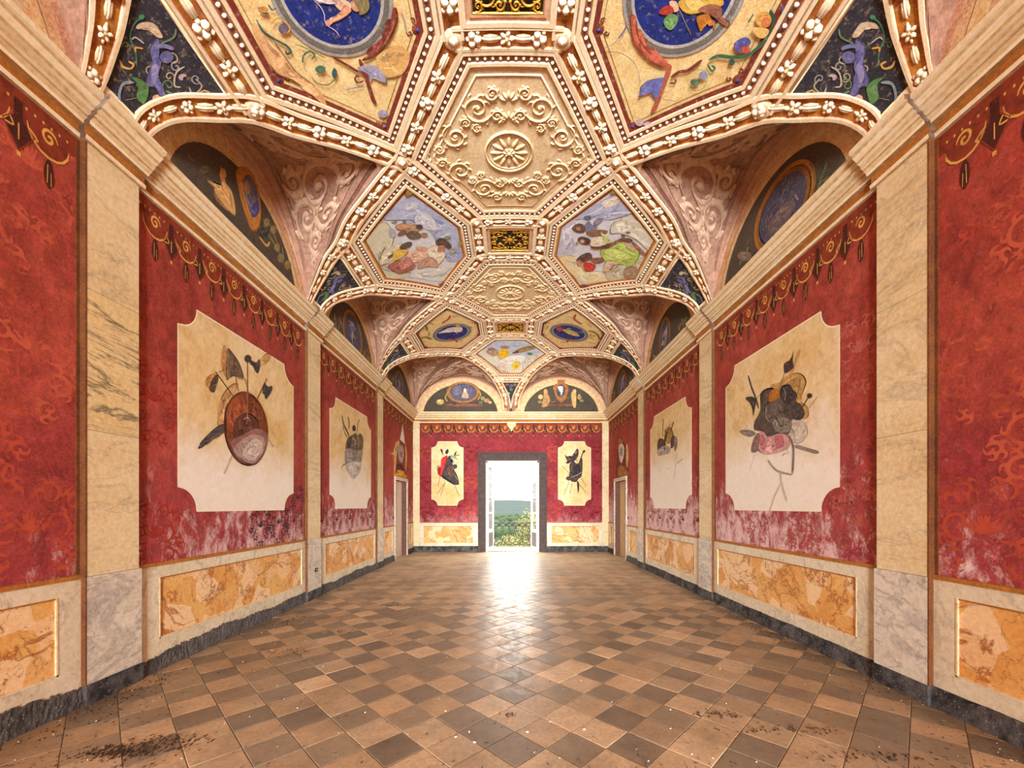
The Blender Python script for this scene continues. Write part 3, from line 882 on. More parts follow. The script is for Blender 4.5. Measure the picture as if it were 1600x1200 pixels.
ART['trophy_BR'] = '''
painted_shaft#25 l 3a2420 38|1934,2312 1745,1890
painted_shaft#25 l 3a2420 38|2019,2302 1945,1901
painted_shaft#25 l 352624 42|2314,2428 2483,2143
painted_shaft#25 l 352624 42|2261,2217 2483,1943
painted_shaft#25 l 352a2c 38|1692,2839 1903,2597
painted_shaft#25 l 9a8262 21|2356,2428 2546,2175
painted_shaft#25 s 36302f 0|2177,2323 2251,2238 2230,1943 2198,2027
painted_armour#26 s 4a3b38 0|1924,2829 1977,2955 2061,2998 2145,2913 2230,2934 2314,3082 2356,3040 2356,2745 2325,2491 2230,2407 2145,2302 1977,2333 1913,2491 1934,2660
painted_armour#26 s 5b4438 0|1808,2428 1892,2491 1998,2428 1934,2344 1850,2365
painted_armour#26 l cdbfae 11|2335,2629 2188,2534 1977,2449
painted_armour#26 l 9d8a7a 11|1998,2745 1913,2597
painted_armour#26 s 332b2d 0|2103,2787 2230,2850 2293,2702 2209,2555 2082,2597
painted_helmet#27 s 3d3232 0|1787,3188 1840,3135 1956,3156 2040,3114 2082,3230 2188,3398 2230,3314 2209,3145 2103,2998 1998,2977 1913,2913 1808,2913 1861,2998 1818,3061
painted_helmet#27 s 6d4a3c 0|1977,3050 1968,3024 1945,3005 1913,2998 1882,3005 1859,3024 1850,3050 1859,3077 1882,3096 1913,3103 1945,3096 1968,3077
painted_helmet#27 s 8a6a5a 0|2103,3251 2145,3335 2188,3293 2135,3209
painted_spear#28 l b3652a 38|2156,3145 2156,2955
painted_spear#28 l 3a3030 30|2219,3293 2166,2977
painted_spear#28 l 35302f 34|2409,3335 2335,3166 2251,2934
painted_spear#28 s 35302f 0|2398,3356 2451,3325 2409,3251 2356,3272
painted_spear#28 l c99a60 17|2310,3462 2251,3335
'''
ART['crest_L'] = '''
painted_flag#29 p e8e0cc 0|12163,3954 12015,3679 11831,3433 12427,3381 12329,3625
painted_flag#29 l 8a5a3a 33|12163,3954 11831,3397
painted_shield#30 s 8a4a30 0|11603,3309 12329,3385 12470,3014 12470,2454 11481,2447 11481,2997
painted_shield#30 s a5a0a8 0|11729,3240 12190,3272 12287,3029 12055,2783 11704,2886
painted_shield#30 s b0704a 0|12149,3048 12127,3000 12068,2959 11988,2938 11909,2940 11852,2966 11831,3007 11852,3054 11909,3095 11988,3117 12068,3116 12127,3091
painted_shield#30 s 5a2a20 0|11542,2694 12122,2718 12329,2517 11542,2504
painted_supporter#31 s e0b070 0|11360,3220 11603,3361 11857,3348 11481,3066 11481,2825 11420,2510 11243,2427 11301,2872 10959,2913 11243,3000
painted_supporter#31 s d8a868 0|12427,3381 12615,3221 12660,2923 12542,2609 12427,2674 12470,3126
painted_supporter#31 l b07848 46|11360,3118 11360,2539
painted_base#32 p d89c3a 0|11185,2406 11542,2469 11603,2544 12329,2554 12371,2483 12660,2430 12542,2365 11185,2339
'''
ART['crest_R'] = '''
painted_mantle#33 s 7a3a28 0|12392,3005 12179,3344 11973,3528 11581,3288 11273,3139 11154,2620 11273,2362 12392,2373 12539,2759
painted_mantle#33 s a06a38 0|12249,2657 11839,2689 11333,2502 11273,2362 12249,2363
painted_mantle#33 s a8703a 0|12109,3515 11708,3378 11839,3310 12179,3362
painted_mantle#33 l c08a50 75|12465,2901 12539,2609
painted_mantle#33 l 5a2a20 66|11973,2631 11708,2430
painted_shield#34 s d8c8b8 0|12179,3307 11708,3273 11581,3045 11839,2760 12109,2898
painted_shield#34 s 8f8f98 0|11734,3065 11755,3001 11813,2959 11892,2951 11973,2979 12032,3037 12054,3108 12032,3174 11973,3215 11892,3222 11813,3192 11755,3135
painted_shield#34 l b08a70 50|12041,3106 11708,3062
painted_supporter#35 s d8b070 0|11394,3191 11237,3167 11154,2854 11273,2565 11394,2713
'''
ART['fresco_L2'] = '''
painted_sky#36 s b2b9d2 0|-1400,5538 -1221,5548 -1057,5781 -757,6194 -726,6420 -764,7017 -1063,7039 -1193,6421 -1331,6033 -1530,5933 -1707,5872 -1782,5803
painted_sky#36 s d5d0b4 0|-2192,6108 -1811,5851 -1746,6150 -1870,6419 -2065,6466 -2137,6736 -2095,6959 -1740,7241 -1798,7337 -2195,7070
painted_sky#36 s dcdad2 0|-1740,7241 -1255,7187 -946,7267 -1186,7710 -1767,7352
painted_sky#36 s cfcfda 0|-1288,5844 -1113,6004 -1089,6264 -1257,6223 -1405,5991
painted_sky#36 s 8f98c4 0|-1091,6039 -1027,6073 -981,6145 -1029,6168 -1089,6102
painted_sky#36 s c6c8d6 0|-1422,5621 -1294,5637 -1297,5765 -1458,5759
painted_sky#36 s a9b0cf 0|-1066,6849 -834,6792 -822,7090 -1072,7093
painted_attendants#37 s b0aeb4 0|-1714,6163 -1735,6210 -1765,6239 -1795,6242 -1817,6217 -1825,6173 -1817,6121 -1796,6076 -1767,6048 -1737,6046 -1716,6068 -1707,6111
painted_attendants#37 s 9aa090 0|-1718,5908 -1622,5912 -1663,5959
painted_attendants#37 s b58a66 0|-1676,6006 -1574,5990 -1477,6053 -1344,6092 -1303,6167 -1372,6214 -1458,6209 -1560,6154 -1672,6092
painted_attendants#37 s d8a070 0|-1673,6018 -1550,6008 -1487,6092 -1602,6096
painted_attendants#37 s 6a5848 0|-1576,6215 -1453,6189 -1363,6305 -1410,6383 -1526,6368 -1578,6281
painted_attendants#37 s 5a463a 0|-1304,6146 -1317,6170 -1339,6185 -1365,6185 -1388,6171 -1401,6146 -1402,6118 -1389,6094 -1367,6080 -1341,6080 -1319,6094 -1305,6118
painted_attendants#37 s a5785a 0|-1273,6342 -1285,6367 -1308,6382 -1335,6382 -1359,6368 -1373,6342 -1373,6314 -1361,6289 -1338,6275 -1312,6275 -1288,6289 -1274,6313
painted_attendants#37 l 4a4038 11|-1272,6297 -1195,6243
painted_attendants#37 s 7d5a48 0|-1700,6191 -1594,6120 -1552,6179 -1608,6225 -1682,6231
painted_attendants#37 l 6e6a62 10|-1711,5931 -1652,5922 -1625,5922
painted_attendants#37 l 6e6a62 10|-1455,5966 -1405,5991 -1402,6034
painted_attendants#37 s 7d8a60 0|-1506,5971 -1512,5980 -1523,5984 -1536,5982 -1549,5975 -1556,5965 -1557,5955 -1551,5946 -1540,5943 -1527,5944 -1514,5951 -1507,5961
painted_goddess#38 s d8cdb0 0|-2052,6473 -1837,6410 -1700,6350 -1696,6447 -1813,6594 -1914,6728 -2071,6776 -2150,6727
painted_goddess#38 l 8f8868 23|-1948,6381 -2060,6544 -2101,6624
painted_goddess#38 s 6a4a44 0|-1975,6617 -1888,6584 -1887,6636 -1975,6669
painted_goddess#38 s 5f5040 0|-1749,6473 -1625,6403 -1542,6433 -1578,6517 -1692,6546
painted_goddess#38 s e8c050 0|-1841,6531 -1751,6534 -1635,6594 -1735,6707 -1907,6758 -1914,6675
painted_goddess#38 s e8b8a0 0|-1707,6719 -1563,6647 -1384,6683 -1350,6824 -1478,6971 -1619,6945 -1732,7009
painted_goddess#38 s b06a5a 0|-2045,6847 -1914,6782 -1760,6802 -1671,6895 -1628,7054 -1744,7119 -1930,7129 -2008,6996
painted_goddess#38 s c98878 0|-1864,6834 -1684,6755 -1633,6939 -1718,7015 -1855,7036
painted_goddess#38 s ecdcc0 0|-1349,6668 -1183,6615 -1097,6841 -1094,6922 -1261,7127 -1360,6874
painted_goddess#38 s c79a80 0|-1544,6974 -1360,6874 -1257,7015 -1276,7210 -1413,7136 -1610,7119
painted_goddess#38 l 8a4a40 13|-2048,6859 -1930,7129 -1677,7120
painted_goddess#38 l 8a4a40 11|-1680,6864 -1646,6990 -1561,7052
painted_goddess#38 l 8a4a40 10|-1920,6973 -1808,6861 -1717,6821
painted_goddess#38 s 5e4638 0|-1181,6518 -1092,6445 -989,6562 -954,6693 -1017,6743 -1105,6610 -1179,6592
painted_goddess#38 s b8805e 0|-1158,6646 -1079,6641 -1088,6791 -1199,6789
painted_goddess#38 s d8a888 0|-1513,6565 -1393,6580 -1335,6673 -1448,6688
painted_laurel#39 s 8a9a60 0|-936,6466 -946,6482 -966,6491 -993,6490 -1018,6480 -1035,6463 -1039,6445 -1029,6430 -1008,6421 -982,6422 -957,6432 -940,6448
painted_laurel#39 s a0a060 0|-783,6662 -791,6692 -806,6712 -824,6717 -840,6706 -849,6681 -850,6650 -841,6621 -826,6601 -809,6596 -793,6607 -784,6631
painted_laurel#39 s b0b478 0|-912,6842 -922,6860 -944,6870 -973,6870 -999,6858 -1017,6840 -1021,6819 -1011,6802 -989,6793 -961,6793 -935,6804 -917,6822
gilt_corner#40 s 9a7834 0|-1408,5493 -1316,5357 -1262,5394 -1225,5512 -1283,5482 -1339,5502
gilt_corner#40 s 8a5a28 0|-1354,7739 -1248,7758 -1178,7832 -1226,7904 -1317,7839
'''
ART['fresco_R2'] = '''
painted_sky#41 s b4b8d2 0|1369,5503 1537,5457 1847,5625 1700,5757 1477,5950 1285,5963 980,6072 833,6204
painted_sky#41 s e4dcc8 0|1270,5642 1399,5521 1520,5488 1482,5641 1344,5734
painted_sky#41 s c4c4d0 0|788,6254 980,6072 983,6376 1084,6844 797,7011
painted_sky#41 s d8d4c0 0|1500,6045 1555,5925 1661,5809 1805,5834 1983,5877 2234,6038 2222,6372 1906,6215 1651,6187 1530,6230
painted_sky#41 s ead8ac 0|823,7090 1100,6947 1333,7342 1619,7235 1832,7414 1498,7668 1340,7693
painted_sky#41 s d0c8a8 0|1681,7208 1908,6923 2212,6477 2252,7090 1839,7443
painted_sky#41 l a09080 10|1530,6078 1538,5971 1606,5908 1614,5836 1686,5800
painted_sky#41 l c0b8b4 9|1282,5694 1348,5752 1364,5882
painted_putti#42 s 7d8098 0|1125,6168 1176,6052 1232,6122 1322,6141 1284,6238 1176,6288
painted_putti#42 s 6b6d88 0|1196,5975 1194,6001 1177,6024 1151,6036 1123,6036 1100,6022 1088,5999 1091,5973 1108,5952 1134,5939 1161,5940 1184,5953
painted_putti#42 s 8a8298 0|1243,6035 1300,5970 1370,5971 1313,6100 1259,6115
painted_putti#42 s 6a4c40 0|952,6270 1007,6151 1090,6134 1147,6207 1149,6305 1051,6339
painted_putti#42 s b5846a 0|1087,6242 1086,6264 1076,6283 1059,6292 1040,6290 1024,6277 1016,6257 1018,6235 1028,6217 1045,6208 1063,6209 1079,6222
painted_putti#42 s 8f6248 0|1180,6309 1335,6202 1475,6182 1463,6252 1281,6374
painted_putti#43 s d04030 0|1268,7068 1361,7039 1486,7081 1472,7263 1344,7308
painted_putti#43 s 5e3e34 0|1144,7019 1216,6863 1328,6778 1388,6919 1279,7037 1197,7146
painted_putti#43 s c09070 0|1256,7100 1258,7150 1247,7191 1225,7211 1198,7205 1175,7174 1161,7127 1160,7078 1172,7038 1193,7019 1219,7025 1242,7055
painted_putti#43 s 8f5a40 0|1357,6929 1533,6841 1609,6893 1505,7017 1403,6997
painted_goddess#44 s 5c4034 0|1076,6496 1138,6411 1265,6448 1287,6562 1170,6594
painted_goddess#44 s c8a088 0|1194,6515 1193,6539 1183,6560 1165,6571 1146,6569 1130,6555 1121,6533 1122,6509 1132,6489 1150,6478 1169,6480 1185,6493
painted_goddess#44 s e8dcc0 0|1284,6467 1366,6350 1482,6337 1540,6458 1470,6555 1311,6605
painted_goddess#44 s c8d080 0|1389,6253 1435,6261 1599,6389 1512,6468
painted_goddess#44 s b4cc60 0|1476,6653 1634,6471 1721,6342 1871,6347 2045,6428 2079,6637 2020,6861 1831,6878 1692,6970 1542,6811
painted_goddess#44 s cfe080 0|1525,6661 1678,6527 1873,6566 1966,6674 1777,6794 1627,6832
painted_goddess#44 l 8aa040 12|1496,6671 1673,6759 1992,6767
painted_goddess#44 l 8aa040 11|1673,6505 1873,6566 2033,6586
painted_goddess#44 s 7a4a3a 0|1315,6628 1475,6578 1595,6438 1704,6279 1836,6224 1879,6273 1721,6342 1639,6494 1543,6604 1369,6663
painted_goddess#44 s c8a888 0|1780,6341 1916,6349 1993,6456 1875,6466
painted_goddess#44 s a06850 0|1879,6273 2019,6345 2145,6457 2091,6476 1955,6378
painted_goddess#44 s d8b898 0|1620,6944 1697,6857 1837,6902 1759,7112 1644,7194
painted_goddess#44 l 5a4a40 17|1744,7119 1771,6962 1855,6908
painted_goddess#44 s 5f6a48 0|1760,6189 1759,6203 1750,6217 1734,6226 1717,6230 1702,6226 1694,6215 1696,6201 1705,6188 1721,6178 1738,6175 1752,6179
painted_goddess#44 s 5a6448 0|1805,6093 1803,6103 1793,6113 1777,6122 1761,6127 1747,6126 1741,6120 1743,6110 1753,6100 1768,6091 1785,6087 1798,6087
painted_goddess#44 s 90984c 0|1112,6572 1110,6584 1100,6595 1086,6602 1070,6602 1058,6596 1052,6585 1054,6573 1064,6562 1078,6555 1094,6555 1106,6561
painted_rock#45 s a88a70 0|1956,6982 2101,6813 2244,7065 2035,7205
gilt_corner#46 s 9a7834 0|1347,5466 1380,5341 1429,5288 1519,5345 1552,5418 1475,5415 1407,5450
gilt_corner#46 s 8a4a28 0|1337,7780 1420,7732 1499,7770 1408,7876
'''
ART['oval_L1'] = '''
painted_stain#47 s dba873 0|-2118,3378 -2042,3410 -1997,3615 -1957,3797 -1837,3996 -1855,4144 -1946,3964 -2030,3843 -2128,3743 -2140,3571
painted_stain#47 s dcb06c 0|-1224,3803 -1018,3747 -925,3842 -1023,3989 -1193,4012 -1247,3910
painted_cupid#48 s e8c0a0 0|-1544,3282 -1474,3311 -1391,3358 -1335,3375 -1291,3424 -1328,3436 -1385,3445 -1418,3422 -1450,3373 -1557,3355
painted_cupid#48 s e0a080 0|-1348,3407 -1318,3438 -1338,3462 -1426,3492 -1497,3503 -1544,3522 -1565,3509 -1546,3480 -1496,3476 -1419,3449
painted_cupid#48 s c89070 0|-1298,3389 -1235,3389 -1223,3443 -1273,3462 -1308,3440
painted_cupid#48 s 8a7a50 0|-1272,3375 -1176,3371 -1160,3434 -1204,3481 -1261,3487 -1257,3447
painted_cupid#48 l c8b0d0 8|-1585,3324 -1549,3382 -1542,3436 -1556,3478 -1547,3517 -1501,3564 -1484,3615
painted_cupid#48 s d8c8d8 0|-1569,3336 -1494,3353 -1401,3382 -1483,3376
painted_bracket#49 s 8a3c2c 0|-981,3481 -944,3485 -969,3574 -1057,3681 -1165,3769 -1276,3817 -1364,3829 -1343,3805 -1239,3779 -1121,3703 -1034,3605
painted_bracket#49 l 7d3424 38|-1386,3809 -1382,3980 -1387,4178 -1373,4234
painted_bracket#49 l 7d3424 23|-1607,3755 -1554,3798 -1494,3855 -1450,3897 -1382,3945
painted_bracket#49 l 7d3424 16|-1413,3998 -1466,4005 -1490,3971 -1461,3943 -1444,3962
painted_putto#50 s a8a0b8 0|-1430,3878 -1343,3871 -1255,3897 -1214,3961 -1196,4023 -1219,4056 -1272,4023 -1323,3990 -1358,4020 -1358,3949
painted_beads#51 s a8a0b8 0|-1286,4361 -1299,4380 -1322,4391 -1350,4391 -1374,4381 -1388,4362 -1388,4341 -1375,4322 -1352,4312 -1325,4311 -1301,4321 -1287,4339
painted_beads#51 l 5a6aa0 6|-917,3506 -904,3581 -910,3648
painted_beads#51 l 6a7ab0 8|-1606,4042 -1518,4043 -1432,4049
painted_foliage#52 l 3d5a4a 18|-2059,3351 -2056,3433 -2015,3492 -1968,3543 -1934,3582 -1924,3625 -1963,3635 -1963,3604
painted_foliage#52 l 4a6a50 15|-1877,3732 -1838,3679 -1773,3664 -1751,3701 -1790,3723
painted_foliage#52 l 5a6a50 9|-1858,3860 -1829,3926 -1746,3960 -1656,3922
painted_foliage#52 s 4f6a58 0|-1711,3829 -1724,3843 -1745,3850 -1768,3849 -1788,3839 -1798,3824 -1797,3808 -1784,3795 -1763,3788 -1740,3789 -1721,3798 -1710,3813
painted_foliage#52 s 3a5a58 0|-1626,3883 -1638,3903 -1653,3917 -1667,3920 -1675,3912 -1677,3894 -1670,3873 -1658,3853 -1644,3840 -1631,3837 -1622,3845 -1620,3862
painted_foliage#52 l caa050 13|-1978,3409 -1909,3383 -1857,3422 -1855,3478 -1916,3490
painted_foliage#52 s 6a5a70 0|-1860,3467 -1874,3482 -1895,3491 -1916,3490 -1933,3481 -1940,3465 -1936,3448 -1922,3433 -1901,3425 -1880,3426 -1864,3435 -1856,3450
painted_foliage#52 l 5a4a60 12|-2004,3281 -1995,3317 -1955,3336
painted_foliage#52 s c8904a 0|-1942,3314 -1952,3322 -1969,3325 -1989,3323 -2005,3315 -2014,3305 -2013,3295 -2003,3287 -1986,3284 -1967,3286 -1950,3293 -1941,3303
painted_foliage#52 l 7a8a50 10|-1866,3581 -1800,3627 -1737,3683 -1671,3741
painted_foliage#52 l 3a4a58 11|-1924,3284 -1915,3320 -1883,3320
painted_foliage#52 l 456050 9|-2052,3453 -2042,3484
painted_foliage#52 l 456050 9|-2039,3494 -2029,3526
painted_foliage#52 l 456050 9|-2016,3540 -2006,3572
painted_foliage#52 l 456050 8|-2042,3410 -2032,3440
painted_foliage#52 l 456050 10|-1714,3784 -1700,3821
painted_foliage#52 l 456050 10|-1800,3841 -1787,3878
painted_foliage#52 l 456050 10|-1714,3862 -1700,3900
painted_foliage#52 l 456050 10|-1886,3773 -1874,3810
'''
ART['oval_R1'] = '''
painted_musician#53 s d8b048 0|1413,3371 1503,3320 1684,3286 1758,3324 1684,3376 1593,3422 1509,3438 1442,3412
painted_musician#53 s e8c870 0|1455,3364 1551,3329 1625,3370 1544,3413
painted_musician#53 s e8b898 0|1339,3383 1392,3374 1434,3423 1399,3447 1367,3424
painted_musician#53 s b03a30 0|1280,3466 1317,3413 1374,3414 1399,3447 1341,3476
painted_musician#53 s 6a9a5a 0|1338,3515 1370,3462 1442,3469 1453,3525 1424,3571 1372,3559
painted_musician#53 s 9a6048 0|1582,3396 1648,3347 1747,3345 1791,3409 1855,3422 1866,3454 1813,3452 1715,3416 1643,3408
painted_musician#53 s c07828 0|1591,3442 1666,3408 1714,3436 1753,3446 1769,3501 1726,3462 1689,3480 1668,3534 1616,3485
painted_musician#53 l 4a4a50 21|1434,3423 1605,3578
painted_musician#53 l b8a870 7|1437,3422 1603,3573
painted_bracket#54 s b85a40 0|1052,3515 1100,3519 1147,3634 1237,3728 1361,3798 1511,3827 1535,3858 1436,3866 1293,3821 1148,3719 1086,3611
painted_bracket#54 l b05a40 46|1527,3836 1523,3997 1523,4184 1508,4303
painted_bracket#54 l 7d3428 29|1566,3937 1620,3876 1685,3849 1735,3790 1773,3734
painted_bracket#54 l 7d3428 17|1572,3986 1621,3975 1613,3939
painted_putto#55 s 6a70b0 0|1313,4090 1357,4016 1424,3978 1506,3950 1511,3999 1512,4077 1501,4161 1428,4108 1359,4149 1320,4177 1334,4113
painted_putto#55 l 4a50a0 10|1044,3590 1024,3649 994,3695
painted_putto#55 l 4a50a0 12|1252,3934 1304,4039
painted_putto#55 l 4a50a0 12|1565,4147 1692,4137
painted_putto#55 l 5a3a20 3|886,3789 968,3741 994,3695
painted_putto#55 l 5a3a20 4|892,3817 1049,3810 1178,3862 1252,3934
painted_foliage#56 l 3f6a4a 28|1828,3720 1889,3671 2000,3650 2098,3609 2152,3539 2183,3456 2180,3379
painted_foliage#56 l 3f6a4a 16|1831,3754 1890,3796 1907,3768 1870,3755
painted_foliage#56 s 3a5a48 0|2041,3677 2045,3689 2041,3701 2031,3707 2017,3708 2004,3702 1995,3691 1992,3678 1996,3667 2006,3661 2019,3661 2032,3666
painted_foliage#56 s 5a5aa0 0|1966,3543 2027,3485 2086,3508 2062,3588 2006,3594
painted_foliage#56 s c04a38 0|2032,3555 2092,3537 2108,3585 2062,3588
painted_foliage#56 l 3a5a40 25|1993,3387 2003,3328
painted_foliage#56 l 3a5a40 24|2102,3273 2168,3326 2185,3406
painted_foliage#56 s e0a858 0|2149,3323 2157,3348 2147,3372 2123,3387 2090,3389 2059,3378 2037,3356 2030,3330 2040,3307 2065,3293 2096,3291 2127,3302
painted_foliage#56 s d88048 0|2150,3341 2155,3358 2151,3373 2137,3383 2118,3384 2099,3376 2084,3361 2079,3344 2084,3329 2098,3320 2117,3319 2136,3327
painted_foliage#56 s e8c070 0|2041,3411 2161,3385 2172,3440 2115,3458
painted_foliage#56 s 6a3a4a 0|2247,3337 2252,3352 2247,3366 2233,3376 2215,3377 2197,3371 2183,3359 2179,3344 2184,3330 2198,3321 2216,3320 2234,3325
painted_foliage#56 s 5a60a8 0|2228,3243 2235,3259 2234,3272 2226,3280 2212,3280 2196,3271 2184,3257 2177,3242 2178,3229 2186,3221 2200,3222 2215,3230
painted_foliage#56 l 8aa080 6|1740,3946 1801,3994 1877,3960 1887,3869 1834,3812 1761,3818 1723,3876
painted_foliage#56 s 4a7050 0|1834,3909 1835,3924 1825,3938 1806,3948 1784,3949 1764,3943 1753,3930 1752,3915 1763,3901 1781,3892 1803,3890 1822,3896
painted_foliage#56 s 8a90b0 0|1871,3837 1874,3854 1868,3870 1853,3879 1833,3879 1815,3871 1803,3856 1801,3838 1808,3823 1823,3814 1841,3814 1859,3822
painted_foliage#56 s c8b0b8 0|1460,4420 1461,4440 1450,4456 1431,4466 1408,4465 1389,4455 1378,4438 1378,4418 1389,4402 1408,4393 1430,4393 1449,4403
painted_foliage#56 s c8b0b8 0|1547,4416 1546,4431 1535,4446 1516,4455 1494,4455 1475,4448 1465,4435 1466,4419 1477,4405 1497,4396 1518,4396 1537,4403
painted_foliage#56 l 4a7850 10|1858,3657 1895,3682
painted_foliage#56 l 4a7850 10|1924,3645 1962,3669
painted_foliage#56 l 4a7850 10|2052,3657 2090,3681
painted_foliage#56 l 4a7850 10|2114,3637 2151,3660
painted_foliage#56 l 4a7850 10|2148,3593 2185,3615
painted_foliage#56 l 4a7850 9|2182,3550 2218,3571
'''
ART['fresco_end'] = '''
painted_cloud#57 s e0dcc8 0|-888,11367 -525,11222 -110,11693 399,11627 959,11357 384,12373 -312,12373
painted_cloud#57 s c8bca8 0|-636,11942 -343,12128 -41,12333 -312,12361
painted_cloud#57 s cfc6b8 0|399,11627 754,11483 636,12004 342,12247
painted_goddess#58 s b89878 0|-669,11284 -487,11154 -352,11294 -398,11562 -610,11491
painted_goddess#58 s f0c020 0|-355,11362 -245,11227 -86,11193 -53,11430 0,11628 -184,11757 -309,11628
painted_goddess#58 s f0ece0 0|-370,11820 -36,11563 360,11529 368,11820 36,12008 -261,11884
painted_goddess#58 s f0c838 0|36,11946 221,11821 280,12007 113,12247 55,12188
painted_goddess#58 s a08070 0|-419,11191 -434,11232 -474,11261 -528,11270 -580,11257 -616,11224 -628,11182 -611,11141 -572,11112 -519,11104 -468,11117 -431,11149
painted_goddess#58 s b08878 0|-33,11089 -50,11131 -95,11161 -156,11172 -217,11161 -261,11131 -276,11089 -259,11047 -214,11017 -153,11006 -93,11017 -49,11048
painted_goddess#58 s e8c8b8 0|-377,12007 -188,11946 -116,12188 -271,12276
painted_drapery#59 s a08850 0|36,11430 245,11158 483,11014 674,11035 630,11182 320,11362
painted_drapery#59 s 8a3a30 0|36,11397 212,11261 196,11396
painted_cloud#60 l 80706a 42|105,11055 243,11019
painted_cloud#60 s 5a8a70 0|615,11437 606,11471 578,11496 539,11506 500,11498 470,11475 458,11441 467,11408 495,11382 534,11372 573,11380 603,11404
'''
ART['oval_L3'] = '''
painted_figure#61 s e8d8c8 0|-1740,9798 -1606,9731 -1473,9657 -1293,9669 -1153,9759 -1213,9994 -1390,9917 -1567,9863
painted_figure#61 l d8c0a8 40|-1683,9650 -1545,9728
painted_figure#61 s c8a060 0|-1190,9639 -1201,9670 -1223,9688 -1250,9686 -1275,9667 -1291,9635 -1293,9599 -1281,9569 -1260,9552 -1233,9554 -1208,9572 -1193,9604
painted_figure#61 l e8d8c8 41|-1356,9895 -1301,10069
painted_bracket#62 l b04828 45|-1568,9333 -1404,9215 -1336,9054
painted_bracket#62 l b04828 54|-1565,10245 -1421,10360 -1365,10548
painted_bracket#62 l b04828 51|-969,9750 -920,9872
painted_bracket#62 l 8090b0 54|-1305,9129 -1147,9125
painted_bracket#62 l 8090b0 67|-1360,10389 -1226,10488
painted_foliage#63 l 5a7048 45|-2054,9287 -1929,9246 -1928,9523
painted_foliage#63 l 5a7048 50|-2175,9760 -2020,9820 -1940,10038
painted_foliage#63 l 5a7048 46|-1829,9181 -1738,9304
painted_foliage#63 l 5a7048 50|-1915,9604 -1954,9797
painted_foliage#63 s c87840 0|-1915,9461 -1923,9477 -1935,9484 -1949,9479 -1960,9465 -1967,9444 -1967,9424 -1959,9408 -1947,9402 -1933,9406 -1922,9420 -1915,9440
painted_foliage#63 s c87840 0|-1920,10015 -1928,10033 -1941,10040 -1955,10035 -1968,10019 -1975,9996 -1974,9973 -1967,9956 -1954,9949 -1939,9954 -1927,9970 -1920,9992
painted_foliage#63 s c87840 0|-1985,9374 -1993,9390 -2005,9396 -2018,9391 -2030,9376 -2036,9356 -2035,9336 -2028,9321 -2016,9315 -2003,9320 -1991,9334 -1985,9354
'''
ART['oval_R3'] = '''
painted_figure#64 s c8b070 0|1235,9836 1442,9781 1610,9876 1681,10024 1448,10039
painted_figure#64 s c04038 0|1094,9817 1189,9710 1268,9859 1188,9966
painted_figure#64 l d8c8a0 40|1571,9824 1744,9758
painted_figure#64 s 7a9a60 0|1441,9709 1438,9739 1422,9768 1397,9788 1370,9792 1348,9781 1338,9757 1341,9726 1357,9698 1382,9679 1409,9675 1430,9685
painted_bracket#65 l b04828 45|1434,8950 1444,9197 1645,9359
painted_bracket#65 l b04828 54|1448,10507 1473,10333 1548,10293
painted_bracket#65 l b04828 52|903,9733 873,9922
painted_bracket#65 l 8090b0 54|1251,9150 1408,9149
painted_bracket#65 l 8090b0 67|1277,10588 1419,10538
painted_foliage#66 l 5a7048 48|1834,9589 2016,9600 2160,9851
painted_foliage#66 l 5a7048 52|1923,9897 2029,9967
painted_foliage#66 l 5a7048 46|1750,9297 1851,9367
painted_foliage#66 l 5a7048 52|1947,10190 2097,10145
painted_foliage#66 s c87840 0|2016,9748 2016,9770 2010,9792 1998,9808 1983,9813 1971,9806 1963,9789 1963,9767 1970,9745 1982,9730 1996,9725 2009,9731
painted_foliage#66 s c87840 0|2187,9904 2188,9927 2181,9950 2170,9968 2156,9975 2143,9969 2135,9953 2135,9929 2141,9906 2153,9889 2167,9882 2179,9887
painted_foliage#66 s c87840 0|1944,9767 1944,9789 1937,9811 1925,9827 1910,9831 1898,9824 1890,9807 1890,9785 1897,9763 1909,9748 1924,9743 1936,9750
'''
